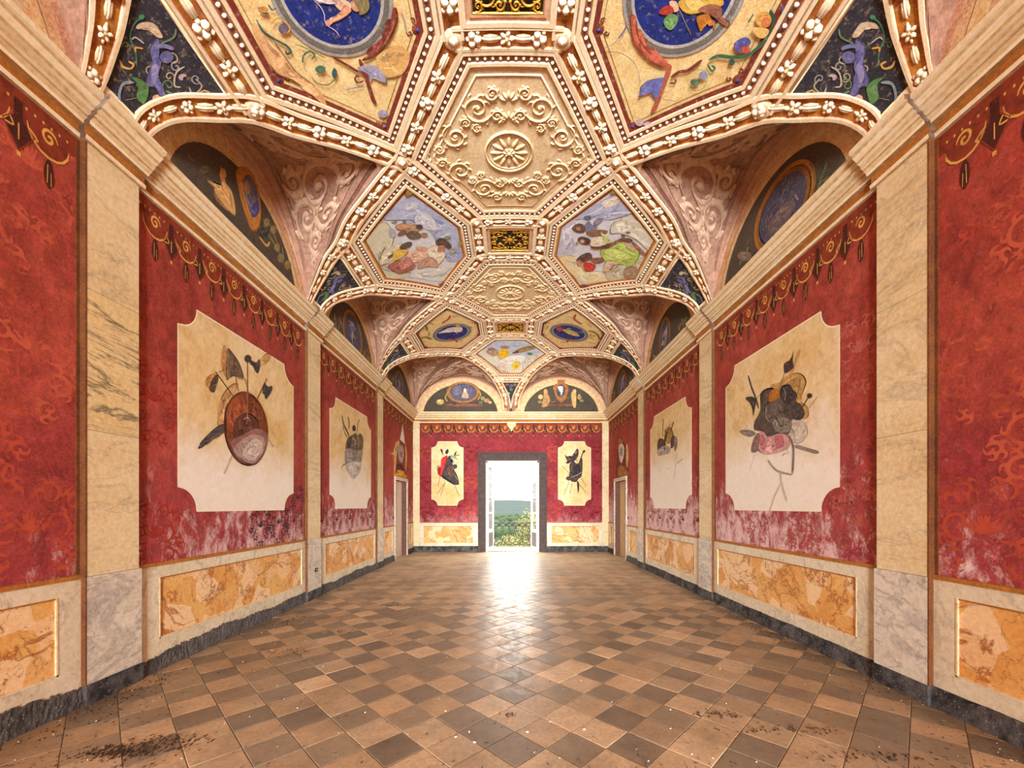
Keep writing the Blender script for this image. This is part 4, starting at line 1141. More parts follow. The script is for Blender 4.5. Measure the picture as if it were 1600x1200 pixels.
ART['lun_L1'] = '''
painted_foliage#67 l 6a7040 52|5296,5212 5410,5106 5654,5025 5784,4908
painted_foliage#67 s 3c3a30 0|5429,5165 5414,5097 5371,5026 5315,4974 5259,4952 5219,4967 5204,5014 5219,5079 5259,5148 5315,5202 5371,5226 5414,5213
painted_foliage#67 l b09a48 44|5449,5249 5611,5120
painted_foliage#67 l 8a8a78 24|4067,4997 4134,4983
painted_foliage#67 s 6a5a38 0|4374,5091 4363,5060 4336,5022 4299,4986 4262,4962 4236,4956 4226,4970 4236,5000 4262,5038 4299,5074 4336,5099 4363,5105
painted_foliage#67 s 58683e 0|4363,5098 4358,5080 4343,5059 4323,5039 4304,5026 4289,5024 4284,5033 4289,5050 4304,5071 4323,5091 4343,5104 4358,5107
painted_foliage#67 l c8a048 31|5222,4936 5371,4919 5449,5015
painted_foliage#67 l b8b090 31|5740,5128 5784,4982
painted_foliage#67 s 8a7848 0|5603,5283 5593,5245 5566,5204 5529,5171 5493,5155 5467,5160 5457,5184 5467,5221 5493,5261 5529,5294 5566,5311 5593,5307
painted_foliage#67 s 8a7848 0|5688,5095 5677,5057 5649,5017 5611,4985 5574,4970 5547,4976 5537,5000 5547,5038 5574,5078 5611,5110 5649,5126 5677,5121
painted_foliage#67 s 8a7848 0|5775,5002 5764,4963 5735,4922 5696,4890 5658,4876 5630,4882 5620,4908 5630,4945 5658,4985 5696,5018 5735,5033 5764,5027
painted_foliage#67 s 8a7848 0|5958,5010 5946,4970 5916,4928 5874,4895 5833,4880 5803,4887 5793,4913 5803,4952 5833,4993 5874,5027 5916,5043 5946,5037
painted_foliage#67 s 8a7848 0|5441,5267 5432,5230 5406,5190 5371,5159 5337,5143 5312,5148 5303,5171 5312,5207 5337,5246 5371,5279 5406,5295 5432,5291
painted_putto#68 s d8a868 0|4323,4939 4425,5000 4531,5065 4531,5221 4518,5249 4587,5227 4601,5139 4701,5118 4760,5000 4760,4877 4643,4854 4504,4870 4425,4905 4425,4943
painted_putto#68 s c88a50 0|4615,5240 4607,5202 4587,5162 4559,5132 4531,5118 4512,5125 4504,5150 4512,5187 4531,5226 4559,5257 4587,5272 4607,5265
painted_putto#68 s a87848 0|4425,4905 4504,4870 4643,4854 4587,4833 4451,4830
painted_cartouche#69 s b87830 0|4760,5389 4884,5552 5082,5629 5222,5474 5259,5231 5187,5001 5048,4908 4916,5051 4821,5211
painted_cartouche#69 s 6a6478 0|5184,5461 5201,5345 5176,5229 5116,5144 5039,5115 4967,5146 4918,5228 4903,5338 4925,5448 4981,5533 5056,5568 5130,5542
painted_cartouche#69 s 4a4a90 0|5048,5168 5187,5358 5204,5237 5082,5083
painted_cartouche#69 s a8856a 0|5040,5429 5043,5388 5027,5342 4997,5304 4962,5285 4930,5288 4910,5314 4908,5354 4923,5399 4951,5437 4987,5458 5019,5455
painted_cartouche#69 l d09040 25|4806,5405 4916,5241 5048,5038
'''
ART['lun_R1'] = '''
painted_foliage#70 l 5a7a48 29|4096,4933 4165,4849 4237,4724
painted_foliage#70 l 6a7a50 44|5462,4953 5586,4888 5673,4842
painted_foliage#70 s 7a6a58 0|5382,4787 5404,4765 5462,4775 5544,4814 5629,4875 5693,4940 5717,4991 5693,5013 5629,5000 5544,4957 5462,4897 5404,4835
painted_foliage#70 s 3a3028 0|5343,4809 5120,4671 5343,4671
painted_foliage#70 l 9a8a70 18|3985,4686 3974,4610
painted_foliage#70 s 6a5a40 0|3963,4652 3975,4636 4006,4642 4050,4669 4096,4712 4129,4758 4142,4794 4129,4811 4096,4803 4050,4774 4006,4731 3975,4687
painted_foliage#70 l 68884e 24|4189,4796 4118,4793
painted_foliage#70 l 7a8a58 28|5503,5002 5402,5054
painted_cartouche#71 s a8702c 0|4404,4613 4531,4550 4685,4523 4855,4538 5023,4598 5171,4700 5277,4836 5326,4989 5309,5140 5229,5268 5099,5359 4939,5404 4768,5402 4604,5357 4462,5279 4352,5176 4280,5058 4248,4935 4259,4813 4312,4703
painted_cartouche#71 s 8a5a24 0|4450,4655 4567,4599 4707,4574 4860,4586 5009,4639 5137,4728 5228,4847 5267,4981 5249,5113 5176,5227 5060,5309 4916,5352 4764,5353 4617,5317 4490,5251 4392,5161 4328,5056 4301,4945 4313,4837 4364,4737
painted_cartouche#71 s 4e4858 0|4508,4694 4612,4645 4736,4625 4870,4638 4999,4685 5111,4764 5190,4868 5224,4984 5209,5099 5148,5197 5048,5269 4924,5307 4790,5309 4661,5278 4548,5219 4459,5140 4401,5047 4376,4949 4387,4853 4432,4765
painted_cartouche#71 l d8d0c0 29|4915,4861 4788,4825
painted_cartouche#71 l b0a8a0 24|4551,4963 4509,4873
painted_cartouche#71 s 6a5a58 0|5050,4953 4788,5020 4551,4885 4666,4771 4915,4755
'''
ART['lun_BL'] = '''
painted_cartouche#72 s a06a38 0|-1012,5235 -1039,5128 -1117,5030 -1239,4953 -1393,4903 -1564,4886 -1734,4903 -1888,4953 -2010,5030 -2088,5128 -2115,5235 -2088,5343 -2010,5441 -1888,5518 -1734,5568 -1564,5585 -1393,5568 -1239,5518 -1117,5441 -1039,5343
painted_cartouche#72 s 5a5468 0|-1130,5235 -1151,5147 -1213,5067 -1309,5003 -1430,4963 -1564,4949 -1698,4963 -1819,5003 -1915,5067 -1977,5147 -1998,5235 -1977,5324 -1915,5404 -1819,5468 -1698,5508 -1564,5522 -1430,5508 -1309,5468 -1213,5404 -1151,5324
painted_cartouche#72 s c8a080 0|-1619,5070 -1553,5272 -1527,5383 -1453,5327 -1435,5235 -1380,5052
painted_cartouche#72 s e8dcc8 0|-1464,5291 -1470,5258 -1487,5233 -1509,5224 -1531,5233 -1547,5258 -1553,5291 -1547,5324 -1531,5348 -1509,5357 -1487,5348 -1470,5324
painted_cartouche#72 s 746a78 0|-1876,5383 -1656,5456 -1656,5199 -1876,5125
painted_cartouche#72 l b08848 44|-2042,5272 -2152,5070 -2079,4941
painted_cartouche#72 l b08848 44|-1067,5309 -994,5162 -1086,4978
painted_flowers#73 s c0a060 0|-2189,4923 -2206,4877 -2253,4843 -2318,4831 -2382,4843 -2429,4877 -2446,4923 -2429,4969 -2382,5002 -2318,5015 -2253,5002 -2206,4969
painted_flowers#73 s d8c080 0|-2303,4960 -2310,4938 -2329,4921 -2354,4916 -2380,4921 -2399,4938 -2406,4960 -2399,4982 -2380,4998 -2354,5004 -2329,4998 -2310,4982
painted_flowers#73 s 8a8a58 0|-847,5033 -856,5000 -883,4976 -920,4967 -957,4976 -984,5000 -994,5033 -984,5066 -957,5091 -920,5099 -883,5091 -856,5066
painted_flowers#73 s b08058 0|-699,4960 -712,4927 -745,4902 -791,4893 -837,4902 -871,4927 -883,4960 -871,4993 -837,5017 -791,5026 -745,5017 -712,4993
painted_flowers#73 s c8a068 0|-626,4904 -633,4882 -653,4866 -681,4860 -709,4866 -729,4882 -736,4904 -729,4927 -709,4943 -681,4949 -653,4943 -633,4927
painted_flowers#73 s 6a7050 0|-920,4904 -930,4879 -957,4860 -994,4853 -1030,4860 -1057,4879 -1067,4904 -1057,4930 -1030,4949 -994,4956 -957,4949 -930,4930
painted_base#74 p 7a4a3a 0|-2171,4868 -920,4868 -920,4765 -2171,4765
'''
ART['lun_BR'] = '''
painted_base#75 p 7a4a3a 0|992,4868 2022,4868 2022,4765 992,4765
painted_putto#76 s b08050 0|1084,5272 1176,5309 1213,5199 1287,4978 1176,4765 1011,4765 1066,5052
painted_putto#76 s c89868 0|1206,5272 1197,5235 1173,5209 1140,5199 1106,5209 1082,5235 1073,5272 1082,5309 1106,5336 1140,5346 1173,5336 1197,5309
painted_putto#76 s d8b070 0|1055,5088 1044,5048 1014,5018 974,5007 934,5018 904,5048 893,5088 904,5129 934,5158 974,5169 1014,5158 1044,5129
painted_putto#76 s d0a868 0|1985,5235 2096,5309 2151,5162 2133,4765 2041,4765 1985,5052
painted_putto#76 s d8b078 0|2147,5272 2139,5239 2118,5215 2088,5206 2059,5215 2037,5239 2030,5272 2037,5305 2059,5330 2088,5338 2118,5330 2139,5305
painted_flowers#77 s b08a48 0|2316,5070 2307,5033 2280,5006 2243,4996 2206,5006 2179,5033 2169,5070 2179,5107 2206,5134 2243,5144 2280,5134 2307,5107
painted_flowers#77 l 7a8a58 37|1802,5052 1912,5052
painted_flowers#77 l 7a8a58 37|1471,4941 1323,4904
painted_flowers#77 s 90884e 0|2383,4960 2374,4938 2350,4921 2316,4916 2283,4921 2259,4938 2250,4960 2259,4982 2283,4998 2316,5004 2350,4998 2374,4982
painted_flowers#77 s 8a7a48 0|1037,4923 1026,4897 996,4878 956,4871 915,4878 886,4897 875,4923 886,4949 915,4967 956,4974 996,4967 1026,4949
painted_flowers#77 s b0a870 0|2280,5144 2275,5125 2261,5112 2243,5107 2225,5112 2211,5125 2206,5144 2211,5162 2225,5175 2243,5180 2261,5175 2275,5162
painted_cartouche#78 p a86838 0|1379,5383 1434,5493 1526,5530 1526,5658 1765,5658 1765,5530 1875,5493 1893,5309 1802,5015 1654,4886 1507,5015
painted_cartouche#78 s 3c4458 0|1776,5291 1757,5190 1706,5115 1636,5088 1566,5115 1515,5190 1496,5291 1515,5392 1566,5466 1636,5493 1706,5466 1757,5392
painted_cartouche#78 s d8d0c0 0|1526,5419 1691,5438 1710,5309 1654,5125 1618,5235
'''
ART['pend'] = '''
painted_scroll#79 l 4a8060 9|2737,-247 2801,-245 2873,-184 2903,-107 2952,-43
painted_scroll#79 s d0b898 0|2710,-82 2700,-132 2709,-179 2776,-230 2812,-198 2754,-163 2743,-101
painted_scroll#79 l d8a858 12|3001,-134 3010,-98 2987,-60 2959,-64 2970,-97
painted_scroll#79 l d09840 12|2856,-94 2887,-124 2903,-107
painted_scroll#79 l 5a8050 14|2824,299 2879,274 2913,182
painted_scroll#79 l c8b8a0 11|2711,132 2785,135 2846,210 2820,247
painted_scroll#79 s d8a890 0|3003,156 3007,168 3003,184 2991,201 2976,212 2961,216 2949,211 2946,198 2950,182 2962,166 2978,155 2993,151
painted_scroll#79 l a8a878 7|3068,76 3111,29
painted_scroll#79 l b0a890 12|2700,257 2698,330 2785,346 2773,281
painted_scroll#79 l 6a8a60 11|2745,-59 2652,-50 2607,-85
painted_scroll#79 s c0a8b0 0|2790,164 2794,175 2791,187 2781,198 2768,203 2754,202 2743,195 2739,184 2743,172 2753,162 2767,157 2780,158
painted_scroll#79 l c8a060 12|2670,422 2704,363 2770,375
painted_scroll#79 s 3f8a60 0|2757,-261 2760,-254 2758,-248 2752,-242 2743,-239 2734,-240 2728,-244 2725,-251 2727,-257 2733,-263 2742,-265 2750,-265
painted_scroll#79 l c0b8b0 8|2831,-113 2848,-167 2874,-171
painted_triton#80 s 6a6aa0 0|2740,-85 2795,-89 2838,-59 2868,-4 2936,35 2981,76 2951,122 2964,179 2933,217 2904,129 2894,87 2820,30 2814,3
painted_triton#80 s 6a6a98 0|2807,0 2815,18 2811,38 2797,53 2776,61 2753,58 2735,46 2727,27 2732,8 2746,-7 2768,-14 2790,-12
painted_triton#80 l 7a7aa8 26|2811,-70 2743,-42 2698,6
painted_triton#80 s 9490c0 0|2848,42 2871,9 2930,57 2934,103
painted_triton#80 l 8a9aa8 17|3023,7 3066,-38 3113,-24 3147,12 3181,3
painted_triton#80 s 5a8a50 0|2979,94 2985,22 3013,-23 3017,38 3068,76 3054,139
painted_triton#80 l 8ab070 7|2996,93 3046,71
'''
# ------------------------------------------------------------------ painted lunette vault
AX, ZS, BZ, YE = 3.2, 4.5, 1.3, 10.25
ZL = 4.45                      # centre height of the lunette arches
def zv(x, y):
    u = max(0., y - YE)
    r = min(((abs(x) ** 4 + u ** 4) ** .25) / AX, .9999)
    return ZS + BZ * math.sqrt(1 - r * r) + .012 * min(5., max(0., y - 5.))
def VP(x, y, off=0.):
    e = .004
    xs = max(-3.185, min(3.185, x)); ys = min(13.43, y)
    gx = (zv(xs + e, ys) - zv(xs - e, ys)) / (2 * e); gy = (zv(xs, ys + e) - zv(xs, ys - e)) / (2 * e)
    n = Vector((gx, gy, -1)).normalized()
    return Vector((xs, ys, zv(xs, ys))) + n * off

EDGE = [(3.185, .205), (3.12, .21), (3.0, .27), (2.9, .335), (2.69, .5), (2.45, .65), (2.175, .95), (1.8, 1.25), (1.3, PITCH / 2)]
HBW = .125
def hbx(x): return interp([1.2, 2.5, 3.2], [HBW, HBW, .075], abs(x))
ENDE = [(.13, .03), (.17, .2), (.26, .4), (.35, .6), (.44, .8), (.6, 1.12), (.95, 1.62), (1.28, 2.05)]   # (half width, distance from end wall)
YEND = 13.45
TIP3 = (1.28, YEND - 2.05)
def edge_pts(k, far):
    # centre line of the garland band on pier k, from springing to tip, in (|x|, y)
    out = []
    for x, d in EDGE:
        if k == 2 and far:
            d = .205 + (d - .205) * (TIP3[1] - PIERS[2] - .205) / (PITCH / 2 - .205)
            x = 3.185 - (3.185 - x) * (3.185 - TIP3[0]) / (3.185 - 1.3)
        out.append((x, PIERS[k] + (d if far else -d)) if k >= 0 else (x, PIERS[0] - PITCH + (d if far else -d)))
    return catmull(out, sub=4)
def end_pts(): return catmull([(x, YEND - d) for x, d in ENDE], sub=4)
def outer(pts, sgn=1):
    # move the centre line to the lunette side by the half band width
    o = []
    n = len(pts)
    for i, p in enumerate(pts):
        a, b = pts[max(i - 1, 0)], pts[min(i + 1, n - 1)]
        dx, dy = b[0] - a[0], b[1] - a[1]; l = math.hypot(dx, dy)
        nx, ny = dy / l * sgn, -dx / l * sgn
        o.append((p[0] + nx * hbx(p[0]), p[1] + ny * hbx(p[0])))
    return o
# boundary |x| of the main vault as a function of y
BND = []
def add_bnd():
    segs = []
    for k in (-1, 0, 1, 2):
        near = [(x, y) for x, y in edge_pts(k, False)]; far = edge_pts(k, True)
        segs.append((near, far))
    pts = []
    for k, (near, far) in enumerate(segs):
        yp = PIERS[0] - PITCH + k * PITCH
        on = outer(near, -1); of = outer(far, 1)
        # keep points that do not cross the tip line
        pts += [(y, x) for x, y in on[::-1] if y > yp - PITCH / 2 + .0] + [(y, x) for x, y in of if y < (yp + PITCH / 2 if k < 3 else TIP3[1])]
    en = outer(end_pts(), 1)
    pts += [(y, x) for x, y in en[::-1] if y > TIP3[1]]
    pts.sort()
    return pts
BND = add_bnd()
BY = [p[0] for p in BND]; BX = [min(3.19, p[1]) for p in BND]
def xe(y): return interp(BY, BX, y)

ceil_b = MB()
rows = []
y = PIERS[0] - PITCH * 1.45
ys = []
while y < YEND - .001:
    ys.append(y); y += .04
ys.append(YEND)
for y in ys:
    w = xe(y)
    rows.append([VP(w * math.sin(math.pi / 2 * s / 20), y) for s in range(-20, 21)])
ceil_b.grid(rows)
CEIL = ceil_b.build('ceiling', MT['vault'], kind='structure', label='painted and stuccoed lunette vault over the whole hall')

# rest of the vault behind the viewer
b = MB()
b.grid([[VP(3.18 * math.sin(math.pi / 2 * s / 12), yy) for s in range(-12, 13)] for yy in (REAR, -8, -4.5, -3.2, PIERS[0] - PITCH * 1.45)])
b.build('vault_continuation', MT['vault'], CEIL)

# ------------------------------------------------------------------ lunette webs
def polyline_at(pts, t):
    L = [0]
    for i in range(len(pts) - 1): L.append(L[-1] + math.hypot(pts[i + 1][0] - pts[i][0], pts[i + 1][1] - pts[i][1]))
    d = t * L[-1]
    for i in range(len(pts) - 1):
        if d <= L[i + 1]:
            f = (d - L[i]) / (L[i + 1] - L[i] or 1e-9)
            return tuple(pts[i][k] + (pts[i + 1][k] - pts[i][k]) * f for k in range(len(pts[i])))
    return tuple(pts[-1])

def groin(sg):
    # rising line from the far corner of the hall to the shared tip, as 3D points
    out = []
    for k in range(13):
        t = k / 12
        x = 3.2 - (3.2 - TIP3[0] - .06) * t; yy = YEND - (YEND - TIP3[1] - .05) * t
        q = 1 - (1 - min(1, t / .75)) ** 2.2
        z1 = zv(TIP3[0], TIP3[1])
        out.append((sg * x, yy, ZL + (z1 - ZL) * q ** .62 if q > 0 else ZL))
    return out

class Web:
    # ruled surface from the wall arch to the vault edge
    def __init__(s, W, G):
        s.W, s.G = W, G
    def at(s, a, t): return s.W(t).lerp(s.G(t), a)
    def __call__(s, a, t, off=0.):
        p = s.at(a, t)
        if not off: return p
        e = .01
        t0, t1 = max(.002, t - e), min(.998, t + e)
        n = (s.at(min(1, a + e), t) - s.at(max(0, a - e), t)).cross(s.at(a, t1) - s.at(a, t0)).normalized()
        if n.dot(Vector((0, 7, 2)) - p) < 0: n = -n
        return p + n * off
    def len_s(s, t): return (s.W(t) - s.G(t)).length

def side_web(sg, k):
    # bay after pier k (k = -1 is the bay beside the camera)
    y0 = (PIERS[k] if k >= 0 else PIERS[0] - PITCH) + HB
    y1 = PIERS[k + 1] - HB if k < 2 else YEND
    ym, r = (y0 + y1) / 2, (y1 - y0) / 2
    near = [(sg * x, yy, zv(x, yy)) for x, yy in outer(edge_pts(k, True), 1)]
    if k < 2: far = [(sg * x, yy, zv(x, yy)) for x, yy in outer(edge_pts(k + 1, False), -1)]
    else: far = groin(sg)
    def W(t):
        a = math.pi * t
        return Vector((sg * 3.2, ym - r * math.cos(a), ZL + 1.29 * math.sin(a)))
    def G(t):
        p = polyline_at(near, t * 2) if t < .5 else polyline_at(far, 2 - t * 2)
        return Vector(p)
    return Web(W, G), ym, r
def end_web(sg):
    x0, x1 = .1, 3.2
    xm, r = (x0 + x1) / 2, (x1 - x0) / 2
    mid = [(sg * x, yy, zv(x, yy)) for x, yy in outer(end_pts(), 1)]
    far = groin(sg)
    def W(t):
        a = math.pi * t
        return Vector((sg * (xm - r * math.cos(a)), YEND, ZL + 1.29 * math.sin(a)))
    def G(t):
        p = polyline_at(mid, t * 2) if t < .5 else polyline_at(far, 2 - t * 2)
        return Vector(p)
    return Web(W, G), sg * xm, r

PINKS = [lin(c) for c in ('c29a80', 'b3876f', '97705c')]; SCR = lin('c8a48a')
BROWN = lin('6e4436'); CREAM = lin('ecd6ae'); DKLINE = lin('7a5240')
def volute(b, fn, cu, cv, r, a0, hand, w, col, off, relief, su=1., sv=1., turns=1.6, leaves=5):
    pts = spiral(cu, cv, r, a0, turns, hand, su, sv)
    b.stroke(fn, pts, w, col, off, relief, w1=w * .5)
    b.dome(fn, cu, cv, r * .2 * su, r * .2 * sv, relief or .004, col, off=off, n=6, m=2)
    for k in range(leaves):
        q = int(len(pts) * (.06 + .5 * k / max(1, leaves)))
        p = pts[q]; a = math.atan2((p[1] - cv) / sv, (p[0] - cu) / su) + hand * .5
        l = r * .42
        lp = [(p[0], p[1]), (p[0] + su * l * .6 * math.cos(a), p[1] + sv * l * .6 * math.sin(a)), (p[0] + su * l * math.cos(a + hand * .5), p[1] + sv * l * math.sin(a + hand * .5))]
        b.stroke(fn, catmull(lp, sub=3), w * 1.25, col, off, relief * .7 if relief else 0, w1=w * .2)

def web_strip(b, wb, a0, a1, off, col, t0=.03, t1=.97, n=36):
    rows = []
    for k in range(n + 1):
        t = t0 + (t1 - t0) * k / n
        rows.append([wb(a0, t, .002), wb(a0 + .004, t, off), wb(a1 - .004, t, off), wb(a1, t, .002)])
    b.grid(rows, col, smooth=False)

def make_web(wb, idx, scrolls=True):
    b = MB()
    b.grid([[wb(s / 10, t / 44) for s in range(11)] for t in range(45)])
    o = b.build('lunette_web', MT['web'], CEIL)
    for a0, a1, oo, c in ((.0, .05, .02, PINKS[0]), (.055, .13, .012, PINKS[1]), (.135, .15, .018, PINKS[2]), (.945, .995, .012, PINKS[2]), (.90, .94, .006, BROWN), (.84, .895, .012, PINKS[2])):
        b = MB(); web_strip(b, wb, a0, a1, oo, c); b.build('web_rib', MT['paint'], o)
    if not scrolls: return
    for half in (0, 1):
        def tt(t): return t if half == 0 else 1 - t
        hd = 1 if half == 0 else -1
        for (s0, t0, r, a0, hand) in ((.5, .40, .30, .3, 1), (.36, .30, .21, 2.2, -1), (.66, .30, .19, 4.0, 1), (.5, .215, .13, 1.0, -1), (.27, .42, .15, 3.0, 1), (.73, .44, .13, 5.0, -1), (.5, .15, .07, 0., 1)):
            ls = max(.25, wb.len_s(tt(t0))); lt = 2.9 if half == 0 else 2.9
            r = min(r, .2 * ls + .05)
            b = MB(); volute(b, wb, s0, tt(t0), r, a0, hand * hd, .034, SCR, .004, .022, 1 / ls, 1 / lt, leaves=7); b.build('stucco_scroll', MT['gilt_paint'], o)
    b = MB()
    for half in (0, 1):
        for a in (.17, .81):
            rows = []
            for k in range(17):
                t = .12 + .34 * k / 16; t = t if half == 0 else 1 - t
                rows.append([wb(a, t, .003), wb(a + .012, t, .003)])
            b = MB(); b.grid(rows, DKLINE); b.build('panel_line', MT['paint'], o)

WEBS = {}
for sg in (-1, 1):
    for k in (-1, 0, 1, 2):
        WEBS[(sg, k)] = side_web(sg, k); make_web(WEBS[(sg, k)][0], k, True)
    WEBS[(sg, 'end')] = end_web(sg); make_web(WEBS[(sg, 'end')][0], 3, True)

# lunette wall faces with their painted archivolts (children of the ceiling)
def half_disc(S, um, rz, ru, z0, n=28):
    return [(um - ru * math.cos(math.pi * k / n), z0 + rz * math.sin(math.pi * k / n)) for k in range(n + 1)]
def LL(u, v, off=0): return Vector((-3.2 + off, u, v))
def LR(u, v, off=0): return Vector((3.2 - off, u, v))
def LB(u, v, off=0): return Vector((u, YEND - off, v))
def lunette_face(S, um, ru, key):
    b = MB()
    ring = [(1.0, .998), (.975, .9), (.9, .8)]
    cols = [lin('cfa180'), lin('d8b084'), lin('e0bd86')]
    for (f0, f1), c in zip(((1.03, .95), (.95, .88), (.88, .79)), cols):
        A = half_disc(S, um, 1.29 * f0, ru * f0, ZL); B = half_disc(S, um, 1.29 * f1, ru * f1, ZL)
        b.grid([[S(u, v, .012 - .004 * (f0 < .9)) for u, v in A], [S(u, v, .012 - .004 * (f0 < .9)) for u, v in B]], c, smooth=False)
    b.build('archivolt', MT['paint_soft'], CEIL)
    b = MB()
    A = half_disc(S, um, 1.29 * 1.03, ru * 1.03, ZL)
    b.face([S(u, v, -.002) for u, v in A])
    b.build('lunette_wall', MT['vault'], CEIL)
for sg, S in ((-1, LL), (1, LR)):
    for k in (-1, 0, 1, 2): lunette_face(S, WEBS[(sg, k)][1], WEBS[(sg, k)][2], k)
    lunette_face(LB, WEBS[(sg, 'end')][1], WEBS[(sg, 'end')][2], 'end')

# ------------------------------------------------------------------ garland bands
OCH = lin('b9772c'); OCH2 = lin('a05c22'); FIL = lin('efd9b2'); PALE = lin('f2e2c4'); FILD = lin('d8a888')
def boss_mesh(kind):
    b = MB()
    F = lambda u, v, h: Vector((u, v, -h))
    if kind == 'flower':
        for k in range(5):
            a = 2 * math.pi * k / 5 + .3
            b.dome(F, .034 * math.cos(a), .034 * math.sin(a), .03, .02, .018, PALE, a, 6, 2)
        b.dome(F, 0, 0, .018, .018, .028, lin('d9b27c'), 0, 6, 2)
        for a in (1.57, -1.57): b.dome(F, .0, .06 * math.sin(a), .014, .026, .01, FIL, 0, 6, 2)
    elif kind == 'fruit':
        for (x, y, r) in ((.0, .025, .032), (-.028, -.02, .03), (.03, -.018, .03), (.0, -.05, .018), (.045, .03, .018), (-.045, .028, .018)):
            b.dome(F, x, y, r, r, r * .9, PALE, 0, 7, 3); b.dome(F, x, y, r * .3, r * .3, r * 1.02, lin('b98650'), 0, 5, 2)
    elif kind == 'leaf':
        for s in (-1, 0, 1): b.dome(F, s * .016, 0, .016, .085 - abs(s) * .02, .016 - abs(s) * .004, FIL if s else PALE, 0, 6, 2)
    else:
        for r, h, c in ((.092, .016, FIL), (.066, .024, FILD), (.05, .032, PALE), (.02, .046, FIL)): b.dome(F, 0, 0, r, r, h, c, 0, 14, 3)
    return b.mesh({'flower': 'flower_boss', 'fruit': 'fruit_boss', 'leaf': 'leaf_spindle'}.get(kind, 'roundel_boss'), MT['gilt_paint'])
BOSS = {k: boss_mesh(k) for k in ('flower', 'fruit', 'leaf', 'roundel')}
def place_boss(kind, x, y, ang, parent, s=1.):
    me = BOSS[kind]
    o = bpy.data.objects.new(me.name, me)
    p = VP(x, y, .012); q = VP(x, y, .112)
    zax = -(q - p).normalized()
    d = VP(x + .02 * math.cos(ang), y + .02 * math.sin(ang), .012) - p
    yax = (d - zax * d.dot(zax)).normalized(); xax = yax.cross(zax)
    M = Matrix((xax, yax, zax)).transposed().to_4x4(); M.translation = p
    put(o, parent)
    o.matrix_basis = M @ Matrix.Diagonal((s, s, s, 1))
    return o
def band(pts, trim0=.06, trim1=.06, hb=None, step=.15, phase=0):
    b = MB(); rows = []; n = len(pts)
    L = [0]
    for i in range(n - 1): L.append(L[-1] + (VP(*pts[i + 1]) - VP(*pts[i])).length)
    def at(d):
        for i in range(n - 1):
            if d <= L[i + 1] or i == n - 2:
                f = (d - L[i]) / (L[i + 1] - L[i] or 1e-9)
                a, c = pts[i], pts[i + 1]
                return (a[0] + (c[0] - a[0]) * f, a[1] + (c[1] - a[1]) * f), math.atan2(c[1] - a[1], c[0] - a[0])
    m = max(6, int(L[-1] / .05))
    prof = [(-1, .0), (-1, .026), (-.74, .028), (-.70, .008), (.70, .008), (.74, .028), (1, .026), (1, .0)]
    cs = [FIL, FIL, FILD, None, FILD, FIL, FIL]
    for k in range(m + 1):
        (x, y), a = at(L[-1] * k / m)
        i = min(n - 2, max(0, int((n - 1) * k / m)))
        p0 = at(max(0, L[-1] * k / m - .03))[0]; p1 = at(min(L[-1], L[-1] * k / m + .03))[0]
        dx, dy = p1[0] - p0[0], p1[1] - p0[1]; l = math.hypot(dx, dy) or 1e-9
        nx, ny = -dy / l, dx / l
        h = hb or hbx(x)
        rows.append([VP(x + nx * h * q, y + ny * h * q, o) for q, o in prof])
    b.grid(rows, smooth=False, colf=lambda a, c: cs[c] or (OCH if (a // 3 + phase) % 2 else OCH2))
    o = b.build('garland_band', MT['gilt_paint'], CEIL)
    d = trim0 + .09; j = phase
    while d < L[-1] - trim1 - .05:
        (x, y), a = at(d)
        place_boss(('fruit', 'leaf', 'flower', 'leaf')[j % 4], x, y, a, o, .1 + (1.1 if hbx(x) > .1 else .75))
        d += step; j += 1
    return o
def mir(pts, sg): return [(sg * x, y) for x, y in pts]
for sg in (-1, 1):
    for k, yp in enumerate(PIERS):
        for far in (0, 1):
            band(mir(edge_pts(k, bool(far)), sg), .05, .1, phase=(k + far) % 4)
            tx, ty = (1.3, yp + (PITCH / 2 if far else -PITCH / 2)) if not (k == 2 and far) else TIP3
            s2 = 1 if far else -1
            band([(sg * tx, ty), (sg * .5, yp + s2 * .45)], .1, .08, .11)
        ef = edge_pts(k, True)[20][1] - yp if k == 2 else .65
        band([(sg * 2.45, yp - .65), (sg * 2.45, yp + ef)], .1, .1, .1, phase=1)
        band([(sg * .5, yp - .45), (sg * .5, yp + .45)], .1, .1, .1, phase=1)
    band(mir(end_pts(), sg), .05, .1, phase=2)
for k, yp in enumerate(PIERS):
    for s in (-1, 1): band([(-.5, yp + s * .45), (.5, yp + s * .45)], .1, .1, .1)
band([(-.44, YEND - .8), (.44, YEND - .8)], .08, .08, .09)
nodes = set()
for sg in (-1, 1):
    for k, yp in enumerate(PIERS):
        for q in ((2.45, -.65), (2.45, .65), (.5, -.45), (.5, .45), (1.3, -PITCH / 2)): nodes.add((sg * q[0], round(yp + (q[1] if not (k == 2 and q == (2.45, .65)) else edge_pts(2, True)[20][1] - yp), 4)))
    nodes.add((sg * TIP3[0], TIP3[1])); nodes.add((sg * .44, YEND - .8))
for x, y in sorted(nodes): place_boss('roundel', x, y, 0, CEIL, 1.05)

